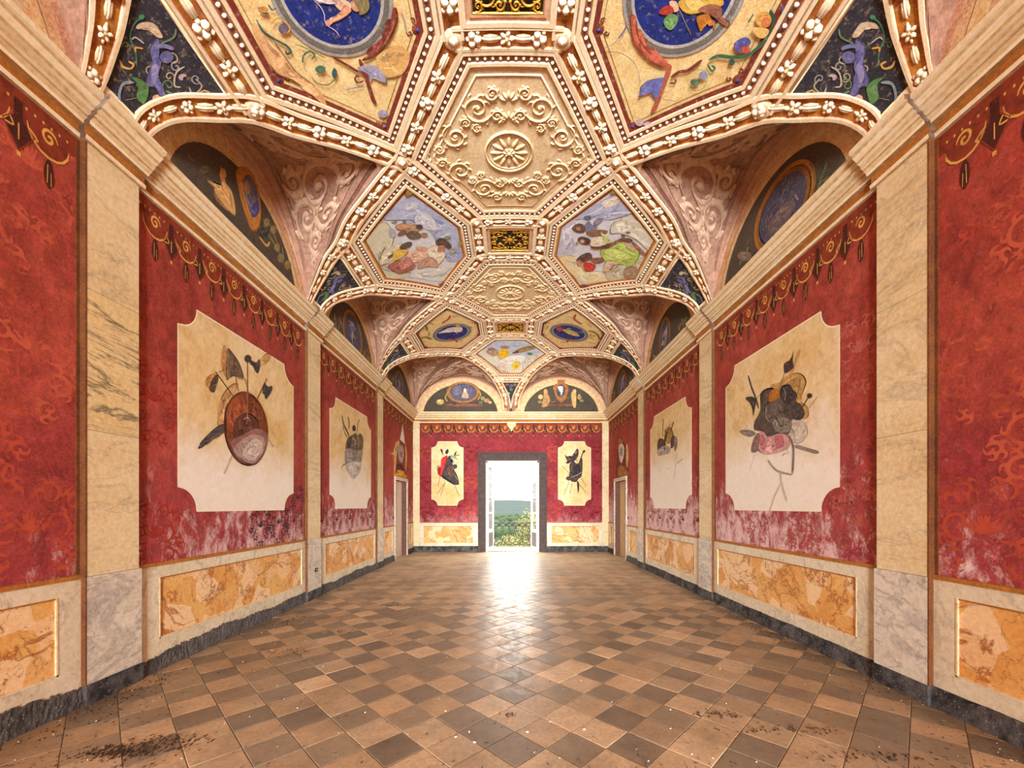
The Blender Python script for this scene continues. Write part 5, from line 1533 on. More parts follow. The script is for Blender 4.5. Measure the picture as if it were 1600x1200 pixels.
# ------------------------------------------------------------------ frames of the ceiling compartments
def edge_samples(A, B, step=.12):
    # matched samples along two inset polygons
    out = []
    n = len(A)
    for i in range(n):
        a0, a1, b0, b1 = A[i], A[(i + 1) % n], B[i], B[(i + 1) % n]
        m = max(2, int(math.hypot(a1[0] - a0[0], a1[1] - a0[1]) / step))
        for k in range(m):
            f = k / m
            out.append(((a0[0] + (a1[0] - a0[0]) * f, a0[1] + (a1[1] - a0[1]) * f), (b0[0] + (b1[0] - b0[0]) * f, b0[1] + (b1[1] - b0[1]) * f)))
    out.append(out[0])
    return out
def ring(b, poly, d0, d1, o0, o1, col):
    S = edge_samples(inset(poly, d0), inset(poly, d1))
    b.grid([[VP(*p, o0) for p, q in S], [VP(*q, o1) for p, q in S]], col, smooth=False)
def beads(b, poly, d, step=.07, r=.021, col=None, off=.006):
    A = inset(poly, d); n = len(A)
    for i in range(n):
        a, c = A[i], A[(i + 1) % n]
        l = math.hypot(c[0] - a[0], c[1] - a[1]); m = max(2, int(l / step)); ang = math.atan2(c[1] - a[1], c[0] - a[0])
        for k in range(m):
            f = (k + .5) / m; x, y = a[0] + (c[0] - a[0]) * f, a[1] + (c[1] - a[1]) * f
            b.dome(VP, x, y, r * .85, r, .02, col or PALE, ang, 6, 2, off)
def fieldmesh(b, poly, off, col, rings=10):
    cx = sum(p[0] for p in poly) / len(poly); cy = sum(p[1] for p in poly) / len(poly)
    S = [p for p, q in edge_samples(poly, poly, .1)]
    b.grid([[VP(cx + (p[0] - cx) * r / rings, cy + (p[1] - cy) * r / rings, off) for p in S] for r in range(rings + 1)], col)
def frame(t, poly, d0=.125, bead=.07, depth=.0):
    # fillet, egg-and-dart row, inner fillet; returns the inset where the field starts
    b = MB()
    ring(b, poly, d0 - .01, d0 + .03, .024, .024, FIL); ring(b, poly, d0 + .03, d0 + .034, .024, .008, FILD)
    ring(b, poly, d0 + .034, d0 + .095, .008, .008, lin('8c5a40')); ring(b, poly, d0 + .095, d0 + .1, .008, .022, FIL)
    ring(b, poly, d0 + .1, d0 + .13, .022, .022, FIL); ring(b, poly, d0 + .13, d0 + .135, .022, .004, FILD)
    b.build('frame_moulding', MT['gilt_paint'], t)
    b = MB(); beads(b, poly, d0 + .065, bead); b.build('bead_moulding', MT['gilt_paint'], t, kind='stuff')
    return d0 + .135

BR = random.Random(99)
def brushwork(b, fn, Q, col, lay):
    # visible brush strokes: lighter and darker dabs inside a painted patch and along its rim
    xs = [p[0] for p in Q]; ys = [p[1] for p in Q]
    w, h = max(xs) - min(xs), max(ys) - min(ys); d = math.sqrt(max(1e-6, w * h))
    if d < .035: return 0
    cx, cy = sum(xs) / len(Q), sum(ys) / len(Q); n = len(Q)
    m = int(min(26, 5 + d * 45)); bw = max(.004, min(.03, d * .07))
    for k in range(m):
        i = BR.randrange(n); j = (i + max(1, n // BR.choice((5, 7, 9)))) % n
        f, g = BR.uniform(.15, .82), BR.uniform(.15, .82)
        a = (cx + (Q[i][0] - cx) * f, cy + (Q[i][1] - cy) * f); c = (cx + (Q[j][0] - cx) * g, cy + (Q[j][1] - cy) * g)
        mid = ((a[0] + c[0]) / 2 + BR.uniform(-.04, .04) * d, (a[1] + c[1]) / 2 + BR.uniform(-.04, .04) * d)
        t = BR.choice((.62, .75, .88, 1.15, 1.3, 1.5))
        cc = tuple(min(.95, v * t + (.02 if t > 1 else 0)) for v in col)
        b.stroke(fn, catmull([a, mid, c], sub=3), bw * BR.uniform(.5, 1.3), cc, lay + k * .000004)
    for k in range(3):
        i = BR.randrange(n); L = max(3, n // 4)
        pts = [(cx + (Q[(i + q) % n][0] - cx) * .97, cy + (Q[(i + q) % n][1] - cy) * .97) for q in range(L)]
        b.stroke(fn, pts, bw * .45, tuple(v * .45 for v in col), lay + .00012)
    return .00013

def paint_art(key, fn, t, off0, maxe=None, mat='paint', tf=None):
    groups = {}
    for line in ART[key].strip().split('\n'):
        head, pts = line.split('|')
        part, typ, col, w = head.split()
        P = [tuple(int(v) / 1000 for v in q.split(',')) for q in pts.split()]
        if tf: P = [tf(*p) for p in P]
        if part.split('#')[0] in ('painted_spear', 'painted_shaft'): part += '#%d' % len(groups)
        groups.setdefault(part, []).append((typ, lin(col), int(w) / 1000, P))
    lay = off0
    for part, shapes in groups.items():
        b = MB()
        for typ, col, w, P in shapes:
            lay += .00014
            if typ == 'l': b.stroke(fn, catmull(P, sub=5), w, col, lay)
            else:
                Q = catmull(P, True, 4) if typ == 's' else P
                b.poly(fn, Q, col, lay, maxe)
                lay += brushwork(b, fn, Q, col, lay + .00005)
        nm = part.split('#')[0]
        b.build(nm, MT[mat], t, kind='stuff' if nm in ('painted_foliage', 'painted_stain', 'painted_flowers', 'painted_scroll', 'painted_beads', 'painted_bracket', 'gilt_corner', 'painted_sky', 'painted_laurel', 'painted_shadow', 'painted_cloud', 'painted_tendrils') else None)
# ------------------------------------------------------------------ ceiling compartments
def pier_poly(sg, k):
    yp = PIERS[k]
    D = (1.3, yp + PITCH / 2) if k < 2 else TIP3
    ef = edge_pts(2, True)[20][1] if k == 2 else yp + .65
    return [(sg * x, y) for x, y in ((1.3, yp - PITCH / 2), (.5, yp - .45), (.5, yp + .45), D, (2.45, ef), (2.45, yp - .65))]
def cen(poly): return (sum(p[0] for p in poly) / len(poly), sum(p[1] for p in poly) / len(poly))

def oval_panel(sg, k, label, key):
    poly = pier_poly(sg, k); c = cen(poly)
    t = thing('ceiling_medallion', label, 'ceiling painting', VP(c[0], c[1], 0), 'painted ceiling compartments with blue ovals')
    d = frame(t, poly)
    P0 = inset(poly, d - .005)
    b = MB(); fieldmesh(b, P0, .004, lin('e9cd8e')); b.build('cream_field', MT['paint_soft'], t)
    b = MB(); ring(b, poly, d - .004, d + .045, .009, .009, lin('7c3323')); 
    ring(b, poly, d + .075, d + .081, .0065, .0065, lin('9a6a3a'))
    for p in inset(poly, d + .05):
        b.dome(VP, p[0], p[1], .05, .05, .006, lin('7c3323'), 0, 10, 2, .004); b.dome(VP, p[0], p[1], .02, .02, .01, lin('2f3a78'), 0, 8, 2, .007)
        for s in (-1, 1):
            q = (c[0] - p[0], c[1] - p[1]); l = math.hypot(*q); ux, uy = q[0] / l, q[1] / l
            cx, cy = p[0] + ux * .055 - s * uy * .05, p[1] + uy * .055 + s * ux * .05
            b.stroke(VP, spiral(cx, cy, .026, math.atan2(uy, ux), 1.1, s), .012, lin('7c3323'), .008)
    b.build('red_border', MT['paint'], t)
    ox, oy = sg * 1.42, PIERS[k] - (0 if k == 0 else .02)
    b = MB()
    for r0, r1, cc, o in ((.475, .445, 'a09a94', .009), (.445, .405, '6e6a62', .0105), (.405, .38, 'b5afa6', .009)):
        rows = []
        for rr in (r0, r1): rows.append([VP(ox + rr * math.cos(a * math.pi / 24), oy + rr * 1.02 * math.sin(a * math.pi / 24), o) for a in range(49)])
        b.grid(rows, lin(cc), smooth=False)
    b.build('medallion_ring', MT['paint'], t)
    b = MB()
    b.grid([[VP(ox + .382 * r / 6 * math.cos(a * math.pi / 20), oy + .39 * r / 6 * math.sin(a * math.pi / 20), .0085) for a in range(41)] for r in range(7)], lin('1d2c78'))
    b.build('blue_ground', MT['paint_soft'], t)
    paint_art(key, VP, t, .0115, .05)
    return t
oval_panel(-1, 0, 'large near ceiling panel, blue oval with a winged archer, left of the top grille', 'oval_L1')
oval_panel(1, 0, 'large near ceiling panel, blue oval with a yellow robed piper, right of the top grille', 'oval_R1')
oval_panel(-1, 2, 'small far cream ceiling panel, blue oval with a pale reclining figure, left', 'oval_L3')
oval_panel(1, 2, 'small far cream ceiling panel, blue oval with a red and ochre figure, right', 'oval_R3')

def sky_panel(poly, label, key, base, d0=.125):
    c = cen(poly)
    t = thing('ceiling_fresco', label, 'ceiling painting', VP(c[0], c[1], 0), 'sky frescoes in gilt frames on the ceiling')
    d = frame(t, poly, d0)
    b = MB(); ring(b, poly, d - .004, d + .02, .011, .011, lin('c8892e')); ring(b, poly, d + .02, d + .05, .011, .006, lin('9a5420'))
    b.build('gilt_frame', MT['gilt_paint'], t)
    b = MB(); fieldmesh(b, inset(poly, d + .03), .004, lin(base)); b.build('sky_field', MT['paint_soft'], t)
    paint_art(key, VP, t, .0070, .05)
sky_panel(pier_poly(-1, 1), 'middle ceiling fresco with a pink and yellow draped woman on clouds', 'fresco_L2', 'd8d9dc')
sky_panel(pier_poly(1, 1), 'middle ceiling fresco with a green robed woman and putti on clouds', 'fresco_R2', 'd8d8de')
EP = [(-.5, PIERS[2] + .45), (.5, PIERS[2] + .45), (TIP3[0], TIP3[1]), (.44, YEND - .8), (-.44, YEND - .8), (-TIP3[0], TIP3[1])]
sky_panel(EP, 'farthest ceiling fresco with a yellow and white draped figure above the end wall', 'fresco_end', 'c3cbdc', .1)

# gilded grilles
def grille(yp, label):
    t = thing('ceiling_grille', label, 'grille', VP(0, yp, 0), 'gilded ventilation grilles on the ceiling axis')
    poly = [(-.5, yp - .45), (.5, yp - .45), (.5, yp + .45), (-.5, yp + .45)]
    b = MB(); ring(b, poly, .095, .13, .03, .03, FIL); ring(b, poly, .13, .135, .03, .012, FILD); ring(b, poly, .135, .16, .012, .012, lin('caa07c'))
    ring(b, poly, .16, .165, .012, .02, FIL); ring(b, poly, .165, .185, .02, .02, FILD); ring(b, poly, .185, .19, .02, .0, lin('7a5030'))
    b.build('grille_frame', MT['gilt_paint'], t)
    b = MB(); fieldmesh(b, inset(poly, .186), .003, lin('2a1c12'), 6); b.build('dark_opening', MT['paint'], t)  # dark sheet behind the tracery, an opening's shade put into its colour
    b = MB(); g = lin('d09a34')
    w, h = .31, .26
    b.dome(VP, 0, yp, .05, .05, .02, g, 0, 10, 3, .006)
    for k in range(8):
        a = math.pi * k / 4
        b.dome(VP, .085 * math.cos(a), yp + .085 * math.sin(a), .04, .018, .012, g, a, 6, 2, .006)
    for sx in (-1, 1):
        for sy in (-1, 1):
            for (cx, cy, r, a0, hd) in ((.17, .14, .085, .4, 1), (.25, .055, .05, 2., -1), (.07, .205, .05, 4., -1), (.255, .21, .045, 1., 1)):
                volute(b, VP, sx * cx, yp + sy * cy, r, a0 if sx > 0 else math.pi - a0, hd * sx * sy, .02, g, .006, .012, turns=1.4, leaves=4)
    b.stroke(VP, [(-w, yp - h), (w, yp - h)], .014, g, .006, .012, taper=False); b.stroke(VP, [(-w, yp + h), (w, yp + h)], .014, g, .006, .012, taper=False)
    b.stroke(VP, [(-w, yp - h), (-w, yp + h)], .014, g, .006, .012, taper=False); b.stroke(VP, [(w, yp - h), (w, yp + h)], .014, g, .006, .012, taper=False)
    b.build('gilded_tracery', MT['gold'], t)
grille(PIERS[0], 'nearest gilded ceiling grille, cut by the top of the picture')
grille(PIERS[1], 'middle gilded square ceiling grille between the two sky frescoes')
grille(PIERS[2], 'farthest small gilded ceiling grille between the small blue ovals')

# stucco rosette panels
def rosette(ym, label):
    poly = [(-1.3, ym), (-.5, ym - PITCH / 2 + .45), (.5, ym - PITCH / 2 + .45), (1.3, ym), (.5, ym + PITCH / 2 - .45), (-.5, ym + PITCH / 2 - .45)]
    t = thing('stucco_panel', label, 'stucco panel', VP(0, ym, 0), 'hexagonal stucco panels on the ceiling axis')
    d = frame(t, poly, .105)
    b = MB(); fieldmesh(b, inset(poly, d - .005), .003, (1, 1, 1), 12); b.build('stucco_field', MT['stucco'], t)
    b = MB(); ring(b, poly, d + .075, d + .082, .004, .012, lin('f0e0c0')); ring(b, poly, d + .082, d + .09, .012, .012, lin('f0e0c0')); ring(b, poly, d + .09, d + .096, .012, .004, lin('a87a50'))
    b.build('inner_fillet', MT['gilt_paint'], t)
    c0, dk = lin('ecd8b2'), lin('a5764a')
    b = MB()
    for r, w, hh in ((.285, .03, .022), (.25, .014, .012)):
        b.stroke(VP, [(r * math.cos(a * math.pi / 20), ym + r * .95 * math.sin(a * math.pi / 20)) for a in range(41)], w, c0, .004, hh, taper=False)
    for k in range(12):
        a = 2 * math.pi * k / 12
        b.dome(VP, .145 * math.cos(a), ym + .14 * math.sin(a), .085, .026, .02, c0, a, 7, 3, .004)
    for k in range(8):
        a = 2 * math.pi * k / 8
        b.dome(VP, .04 * math.cos(a), ym + .04 * math.sin(a), .04, .018, .026, c0, a, 6, 2, .004)
    b.dome(VP, 0, ym, .026, .026, .04, c0, 0, 8, 3, .004)
    b.build('rosette', MT['stucco'], t)
    b = MB(); l = MB()
    for sx in (-1, 1):
        for sy in (-1, 1):
            for (cx, cy, r, a0, hd) in ((.34, .56, .17, 3.6, 1), (.62, .24, .16, 1.4, -1), (.13, .47, .08, 4.5, -1), (.83, .1, .07, 2.5, 1), (.17, .72, .08, .2, -1), (.48, .40, .06, 0., 1), (.36, .33, .055, 2.0, -1)):
                a = a0 if sx > 0 else math.pi - a0
                a = a if sy > 0 else -a
                v = MB(); volute(v, VP, sx * cx, ym + sy * cy, r, a, hd * sx * sy, .026, c0, .004, .02, turns=1.7, leaves=7); v.build('acanthus_scroll', MT['stucco'], t)
                pts = spiral(sx * cx, ym + sy * cy, r * 1.13, a, 1.15, hd * sx * sy)
                l.stroke(VP, pts, .009, dk, .0055)
    for s in (-1, 1):
        for q in ((0, s * .62), (0, s * .4)):
            for k in range(5):
                a = math.pi / 2 * s + (k - 2) * .55
                b.dome(VP, q[0] + .07 * math.cos(a), ym + q[1] + .07 * math.sin(a), .05, .02, .018, c0, a, 6, 2, .004)
        for k in range(5):
            a = (0 if s > 0 else math.pi) + (k - 2) * .6
            b.dome(VP, s * .95 + .06 * math.cos(a), ym + .06 * math.sin(a), .05, .02, .016, c0, a, 6, 2, .004)
    b.build('acanthus_leaves', MT['stucco'], t, kind='stuff')
    l.build('drawn_outline', MT['paint'], t, kind='stuff')
rosette(PIERS[0] + PITCH / 2, 'large hexagonal cream stucco panel with a round rosette, nearest the viewer')
rosette(PIERS[1] + PITCH / 2, 'smaller hexagonal cream stucco panel with a round rosette, farther along the ceiling')

# pendentive panels
def pend_poly(k):
    yp = PIERS[k]
    near = [(x, y - yp) for x, y in edge_pts(k, False) if 2.56 < x < 3.15]; far = [(x, y - yp) for x, y in edge_pts(k, True) if 2.56 < x < 3.15]
    n = [(x, min(-.02, d + hbx(x) * .95)) for x, d in near]; f = [(x, max(.02, d - hbx(x) * .95)) for x, d in far]
    return n + f[::-1]
def pendentive(sg, k, label):
    yp = PIERS[k]; P = pend_poly(k)
    t = thing('pendentive_painting', label, 'wall painting', VP(sg * 2.9, yp, 0), 'dark grotesque paintings on the vault pendentives')
    b = MB()
    b.poly(VP, [(sg * x, yp + d) for x, d in P], lin('35323a'), .004, .07); b.build('dark_ground', MT['paint_soft'], t)
    b = MB(); q = [(sg * x, yp + d) for x, d in P]; q.append(q[0])
    b.stroke(VP, q, .03, FIL, .006, .012, taper=False); b.build('border', MT['gilt_paint'], t)
    paint_art('pend', VP, t, .0065, .04, tf=lambda x, d: (sg * x, yp + d * (.92 if abs(d) > .2 else 1)))
    b = MB()
    rr = random.Random(k * 5 + sg)
    for j in range(9):
        x = rr.uniform(2.66, 2.95); d = rr.uniform(-1, 1) * interp([2.6, 3.0], [.42, .12], x)
        b.stroke(VP, spiral(sg * x, yp + d, rr.uniform(.02, .045), rr.uniform(0, 6), 1.2, rr.choice((-1, 1))), .008, lin(rr.choice(('b8ad8a', '6f8a64', 'c79a58', 'a8a8b4'))), .0062)
    b.build('painted_tendrils', MT['paint'], t, kind='stuff')
for k, w in enumerate(('nearest', 'middle', 'farthest')):
    for sg in (-1, 1):
        pendentive(sg, k, '%s dark triangular vault painting with a blue triton, above the %s pilaster' % (w, ('left' if sg < 0 else 'right')))
t = thing('pendentive_painting', 'tiny dark triangular vault painting above the centre of the end wall', 'wall painting', VP(0, YEND - .45, 0), 'dark grotesque paintings on the vault pendentives')
P = [(x - hbx(x) * .95, y) for x, y in end_pts() if YEND - .70 < y]
P = [(max(.01, x), y) for x, y in P]
P = P + [(-x, y) for x, y in P[::-1]]
b = MB(); b.poly(VP, P, lin('35323a'), .004, .07); b.build('dark_ground', MT['paint_soft'], t)
b = MB(); b.stroke(VP, P + [P[0]], .03, FIL, .006, .012, taper=False); b.build('border', MT['gilt_paint'], t)
b = MB()
for (x, d, r, c, h) in ((.02, .55, .08, '8f8cc0', 1), (-.12, .6, .05, 'b86a50', -1), (.14, .6, .05, 'b88a60', 1), (0, .42, .05, '7a9a70', -1), (-.06, .32, .035, 'c8bfae', 1)):
    b.stroke(VP, spiral(x, YEND - d, r, 1., 1.3, h), .022, lin(c), .0065)
b.build('painted_scroll', MT['paint'], t)

# ------------------------------------------------------------------ lunette paintings
def lunette(S, um, ru, label, key, generic=None):
    t = thing('lunette_painting', label, 'wall painting', S(um, ZL + .5, 0), 'painted lunettes above the cornice')
    b = MB()
    A = half_disc(S, um, 1.29 * .795, ru * .795, ZL + .02)
    b.extr(A, S, .002, .014); b.build('dark_field', LUNM, t)
    if key: paint_art(key, S, t, .0145)
    if generic:
        b = MB(); n = 24
        cu, cv, rx, rz = generic['c'][0] + um, ZL + generic['c'][1], *generic['r']
        el = lambda f: [(cu + rx * f * math.cos(2 * math.pi * k / n), cv + rz * f * math.sin(2 * math.pi * k / n)) for k in range(n)]
        b.poly(S, el(1), lin('a8702c'), .0148); b.poly(S, el(.9), lin('7a4f22'), .0151); b.poly(S, el(.8), lin('4c4a62'), .0154)
        for q in range(5):
            b.poly(S, catmull([(cu + random.uniform(-.6, .6) * rx, cv + random.uniform(-.55, .55) * rz) for _ in range(4)], True, 3), lin(random.choice(('8a7a78', '6a6a8a', 'b09a88'))), .0157 + q * .0003)
        b.build('painted_cartouche', MT['paint'], t)
        b = MB()
        for q in range(46):
            side = random.choice((-1, 1)); u = um + side * random.uniform(.48, .93) * ru * .8; v = ZL + random.uniform(.08, .5)
            if ((u - um) / (ru * .78)) ** 2 + ((v - ZL) / 1.0) ** 2 > 1: continue
            b.stroke(S, catmull([(u, v), (u + random.uniform(-.06, .06), v + .05), (u + random.uniform(-.1, .1), v + .12)], sub=3), random.uniform(.02, .045), lin(random.choice(('7a7848', '8f6a38', '5a6a48', 'a89868', '9a5a3a'))), .0148 + q * .0001)
        b.build('painted_foliage', MT['paint'], t, kind='stuff')
LUNM = plaster('dark_lunette_fresco', '4c4438', '5a4c3c', 3, .85, .2, '38332c')
W_ = WEBS
lunette(LL, W_[(-1, 0)][1], W_[(-1, 0)][2], 'near left lunette painting with a putto beside an orange cartouche', 'lun_L1')
lunette(LR, W_[(1, 0)][1], W_[(1, 0)][2], 'near right lunette painting with a large dark oval in an ochre ring', 'lun_R1')
lunette(LL, W_[(-1, 1)][1], W_[(-1, 1)][2], 'middle left lunette painting with a blue grey oval among leaves', None, {'c': (.0, .52), 'r': (.5, .46)})
lunette(LR, W_[(1, 1)][1], W_[(1, 1)][2], 'middle right lunette painting with flowers round a cartouche', None, {'c': (.15, .5), 'r': (.3, .44)})
lunette(LL, W_[(-1, 2)][1], W_[(-1, 2)][2], 'farthest left side lunette painting, narrow and dark, by the corner', None, {'c': (-.1, .5), 'r': (.4, .42)})
lunette(LR, W_[(1, 2)][1], W_[(1, 2)][2], 'farthest right side lunette painting, narrow and dark, by the corner', None, {'c': (-.1, .5), 'r': (.42, .44)})
lunette(LB, W_[(-1, 'end')][1], W_[(-1, 'end')][2], 'left lunette painting on the end wall with a wide oval scene', 'lun_BL')
lunette(LB, W_[(1, 'end')][1], W_[(1, 'end')][2], 'right lunette painting on the end wall with two putti and a shield', 'lun_BR')

# ------------------------------------------------------------------ trophy murals
def notched(u0, u1, v0, v1, c):
    # rectangle with concave quarter-round corners
    out = []
    for (cu, cv, a0) in ((u0, v0, math.pi / 2), (u1, v0, math.pi), (u1, v1, -math.pi / 2), (u0, v1, 0)):
        for k in range(9):
            a = a0 - math.pi / 2 * k / 8
            out.append((cu + c * math.cos(a), cv + c * math.sin(a)))
    return out
def mural(S, u0, u1, v0, v1, c, label, key, mat):
    t = thing('trophy_mural', label, 'mural', S((u0 + u1) / 2, v0, 0), 'cream murals with painted trophies of arms')
    b = MB(); b.extr(notched(u0, u1, v0, v1, c), S, -.002, .005); b.build('cream_field', mat, t)
    b = MB(); q = notched(u0, u1, v0, v1, c); b.stroke(S, q + [q[0]], .014, lin('f3e6c6'), .0056, taper=False); b.build('pale_outline', MT['paint'], t)
    paint_art(key, S, t, .0062, mat='paint_worn')
mural(SL, 3.98, 6.08, 1.45, 3.52, .24, 'near left wall mural with a brown oval shield, axes and a spearhead', 'trophy_L1', mural_mat('mural_plaster_a', 1, 2.6))
mural(SR, 3.97, 6.08, 1.45, 3.5, .24, 'near right wall mural with a dark heap of armour and a pink banner', 'trophy_R1', mural_mat('mural_plaster_b', 5, 2.8))
mural(SL, 7.30, 9.42, 1.46, 3.5, .25, 'farther left wall mural with a faded grey shield and spears', 'trophy_L2', mural_mat('mural_plaster_c', 9, 2.7))
mural(SR, 7.25, 9.40, 1.46, 3.5, .25, 'farther right wall mural with a small golden helmet above a whitened patch', 'trophy_R2', mural_mat('mural_plaster_d', 14, 3.0))
mend = mural_mat('mural_plaster_e', 20, 1.2)
mural(SB, -2.61, -1.57, 1.53, 3.63, .2, 'end wall mural left of the door with a red cloak and black shield', 'trophy_BL', mend)
mural(SB, 1.56, 2.63, 1.53, 3.63, .2, 'end wall mural right of the door with black armour and crossed shafts', 'trophy_BR', mend)

for key, S, sg, lab in (('crest_L', SL, -1, 'painted coat of arms with a white pennant above the left side door'), ('crest_R', SR, 1, 'faded painted coat of arms above the right side door')):
    t = thing('painted_crest', lab, 'mural', S(12., DTOP + .1, 0), 'painted crests above the side doors')
    paint_art(key, S, t, .004, mat='paint_worn')

# ------------------------------------------------------------------ painted hangings: damask scrolls and tasselled border
def damask(S, parent, cells, seed, cols, amp=1.):
    rr = random.Random(seed)
    lay = .003
    for (u, v, s, flip) in cells:
        b = MB(); lay = .0012
        col = lin(rr.choice(cols))
        for sx in (-1, 1):
            fl = sx
            def T(x, y): return (u + fl * x * s, v + y * s * flip)
            for (cx, cy, r, a0, hd, tn) in ((.17, .08, .13, -2.2, 1, 1.25), (.20, -.20, .10, 2.4, -1, 1.2), (.12, .33, .085, -1.2, 1, 1.2), (.32, .26, .07, 3.4, -1, 1.1), (.34, -.05, .06, .4, 1, 1.1), (.1, -.4, .07, 1.2, 1, 1.1)):
                pts = [T(x, y) for x, y in spiral(cx, cy, r, a0, tn, hd)]
                b.stroke(S, pts, .032 * s, col, lay, w1=.02 * s); lay += .00001
                for k in range(5):
                    p = spiral(cx, cy, r, a0, tn, hd)[2 + k * 3]
                    a = math.atan2(p[1] - cy, p[0] - cx) + hd * .6; l = .07
                    q = [T(*p), T(p[0] + l * .6 * math.cos(a), p[1] + l * .6 * math.sin(a)), T(p[0] + l * math.cos(a + hd * .7), p[1] + l * math.sin(a + hd * .7))]
                    b.stroke(S, catmull(q, sub=3), .035 * s, col, lay, w1=.006); lay += .00001
            for k in range(4):
                a = math.pi / 2 + (k - .3) * .45
                q = [T(0, .02), T(.07 * math.cos(a) * -1, .02 + .08 * math.sin(a)), T(-.14 * math.cos(a), .02 + .15 * math.sin(a))]
                b.stroke(S, catmull(q, sub=3), .04 * s, col, lay, w1=.008); lay += .00001
        b.build('damask_motif', MT['damask'], parent)
# damask paint wears away in patches
m, nt, bb = newmat('worn_damask_paint', .85, .2)
p = pos(nt)
cc = nd(nt, 'ShaderNodeVertexColor', layer_name='Col').outputs['Color']
setc(nt, bb, mixc(nt, .35, cc, noise(nt, p, 8, 5, .7), 'OVERLAY'))
al = rampn(nt, noise(nt, p, 2.6, 7, .75), [(.36, 0.), (.52, .85)])
nt.links.new(al, bb.inputs['Alpha'])
MT['damask'] = m
WL_, WR_ = WALLS['left'], WALLS['right']
def lattice(u0, u1, v0, v1, du, dv, s):
    out = []; j = 0; v = v0
    while v <= v1:
        u = u0 + (du / 2 if j % 2 else 0)
        while u <= u1: out.append((u, v, s, 1)); u += du
        v += dv; j += 1
    return out
REDS = ('c4563f', 'cc6248', 'ba4c3c')
damask(SL, WL_, lattice(1.2, 3.0, 1.3, 3.8, .78, .62, .95), 1, REDS)
damask(SR, WR_, lattice(1.2, 3.0, 1.3, 3.8, .78, .62, .95), 2, REDS + ('d8705c',))
damask(SL, WL_, [(c[0], c[1], c[2], 1) for c in lattice(3.72, 6.3, 1.2, 3.6, .8, .62, .8) if c[0] < 3.85 or c[0] > 6.2], 3, ('a83a2e', '8a2a26'))
damask(SR, WR_, [(3.75, 1.3, .85, 1), (3.75, 1.75, .8, -1), (3.75, 2.9, .8, 1), (4.5, 1.2, .6, 1), (5.3, 1.2, .6, 1)], 4, ('c46a5c', 'b85850'))
damask(SL, WL_, [(5.7, 1.25, .62, 1), (6.1, 1.25, .62, 1), (5.3, 1.22, .55, 1), (6.22, 1.6, .5, 1)], 5, ('4a2a3c', '54303e'))
damask(SB, WB, lattice(-2.75, -1.3, 1.25, 3.6, .72, .5, .6) + lattice(1.4, 2.9, 1.25, 3.6, .72, .5, .6), 6, ('7a1a22', 'c4553f'))
damask(SL, WL_, lattice(7.0, 9.7, 1.22, 1.4, .6, .5, .55), 7, ('6a2030', '7a2c3a'))
damask(SR, WR_, lattice(7.0, 9.7, 1.22, 1.4, .6, .5, .55), 8, ('8a2c3a', '7a2434'))

GOLD, DK, MD = lin('dca850'), lin('4a1d15'), lin('86351f')
def tassels(S, parent, u0, u1, z=4.24, s=1., strong=1.):
    S0 = S
    S = lambda u, v, off=0: S0(u, z + (v - z) * 1.2, off)
    b = MB(); n = max(1, round((u1 - u0) / .375)); du = (u1 - u0) / n
    b.poly(S, [(u0, z - .12), (u1, z - .12), (u1, z), (u0, z)], MD, .0030)
    for k in range(int((u1 - u0) / .05)):
        u = u0 + .025 + k * .05
        b.poly(S, [(u - .006, z - .075), (u + .006, z - .075), (u + .006, z - .06), (u - .006, z - .06)], GOLD, .0034)
    b.build('painted_fringe', MT['tassel'], parent)
    for k in range(n):
        b = MB()
        u = u0 + (k + .5) * du
        # scalloped medallion with a tassel
        sc = [(u + .13 * math.cos(a * math.pi / 8), z - .13 + .12 * math.sin(a * math.pi / 8)) for a in range(-8, 1)]
        b.poly(S, sc + [(u + .13, z - .08), (u - .13, z - .08)], MD, .0036)
        b.stroke(S, sc, .014, GOLD, .0040)
        b.stroke(S, spiral(u, z - .135, .055, 0, 1.4, 1), .016, GOLD, .0042)
        b.poly(S, catmull([(u, z - .25), (u + .028, z - .31), (u + .03, z - .38), (u, z - .43), (u - .03, z - .38), (u - .028, z - .31)], True, 3), DK, .0038)
        b.stroke(S, [(u - .008, z - .29), (u - .012, z - .4)], .014, GOLD, .0044)
        b.stroke(S, [(u + .012, z - .33), (u + .014, z - .41)], .010, GOLD, .0044)
        b.build('painted_tassel', MT['tassel'], parent)
        # dark lozenge pendant between
        w = u + du / 2
        if w < u1 - .05:
            b = MB()
            b.poly(S, [(w - .03, z - .05), (w + .03, z - .05), (w + .03, z - .15), (w + .085, z - .21), (w, z - .33), (w - .085, z - .21), (w - .03, z - .15)], DK, .0038)
            b.stroke(S, [(w - .03, z - .05), (w - .03, z - .15), (w - .085, z - .21), (w, z - .33), (w + .085, z - .21), (w + .03, z - .15), (w + .03, z - .05)], .009, MD, .0041, taper=False)
            b.stroke(S, [(w, z - .18), (w, z - .27)], .022, GOLD, .0044)
            b.poly(S, [(w - .012, z - .36), (w + .012, z - .36), (w + .012, z - .335), (w - .012, z - .335)], GOLD, .0042)
            b.stroke(S, catmull([(u + .12, z - .16), (u + .15, z - .21), (w - .08, z - .22)], sub=3), .01, GOLD, .0040)
            b.stroke(S, catmull([(w + .085, z - .21), (w + .11, z - .2), (u + du - .12, z - .16)], sub=3), .01, GOLD, .0040)
            b.build('painted_pendant', MT['tassel'], parent)
m, nt, bb = newmat('faded_tassel_paint', .8, .3)
p = pos(nt)
cc = nd(nt, 'ShaderNodeVertexColor', layer_name='Col').outputs['Color']
setc(nt, bb, mixc(nt, .3, cc, noise(nt, p, 10, 5, .7), 'OVERLAY'))
nt.links.new(rampn(nt, noise(nt, p, 5, 7, .8), [(.28, .25), (.5, 1.)]), bb.inputs['Alpha'])
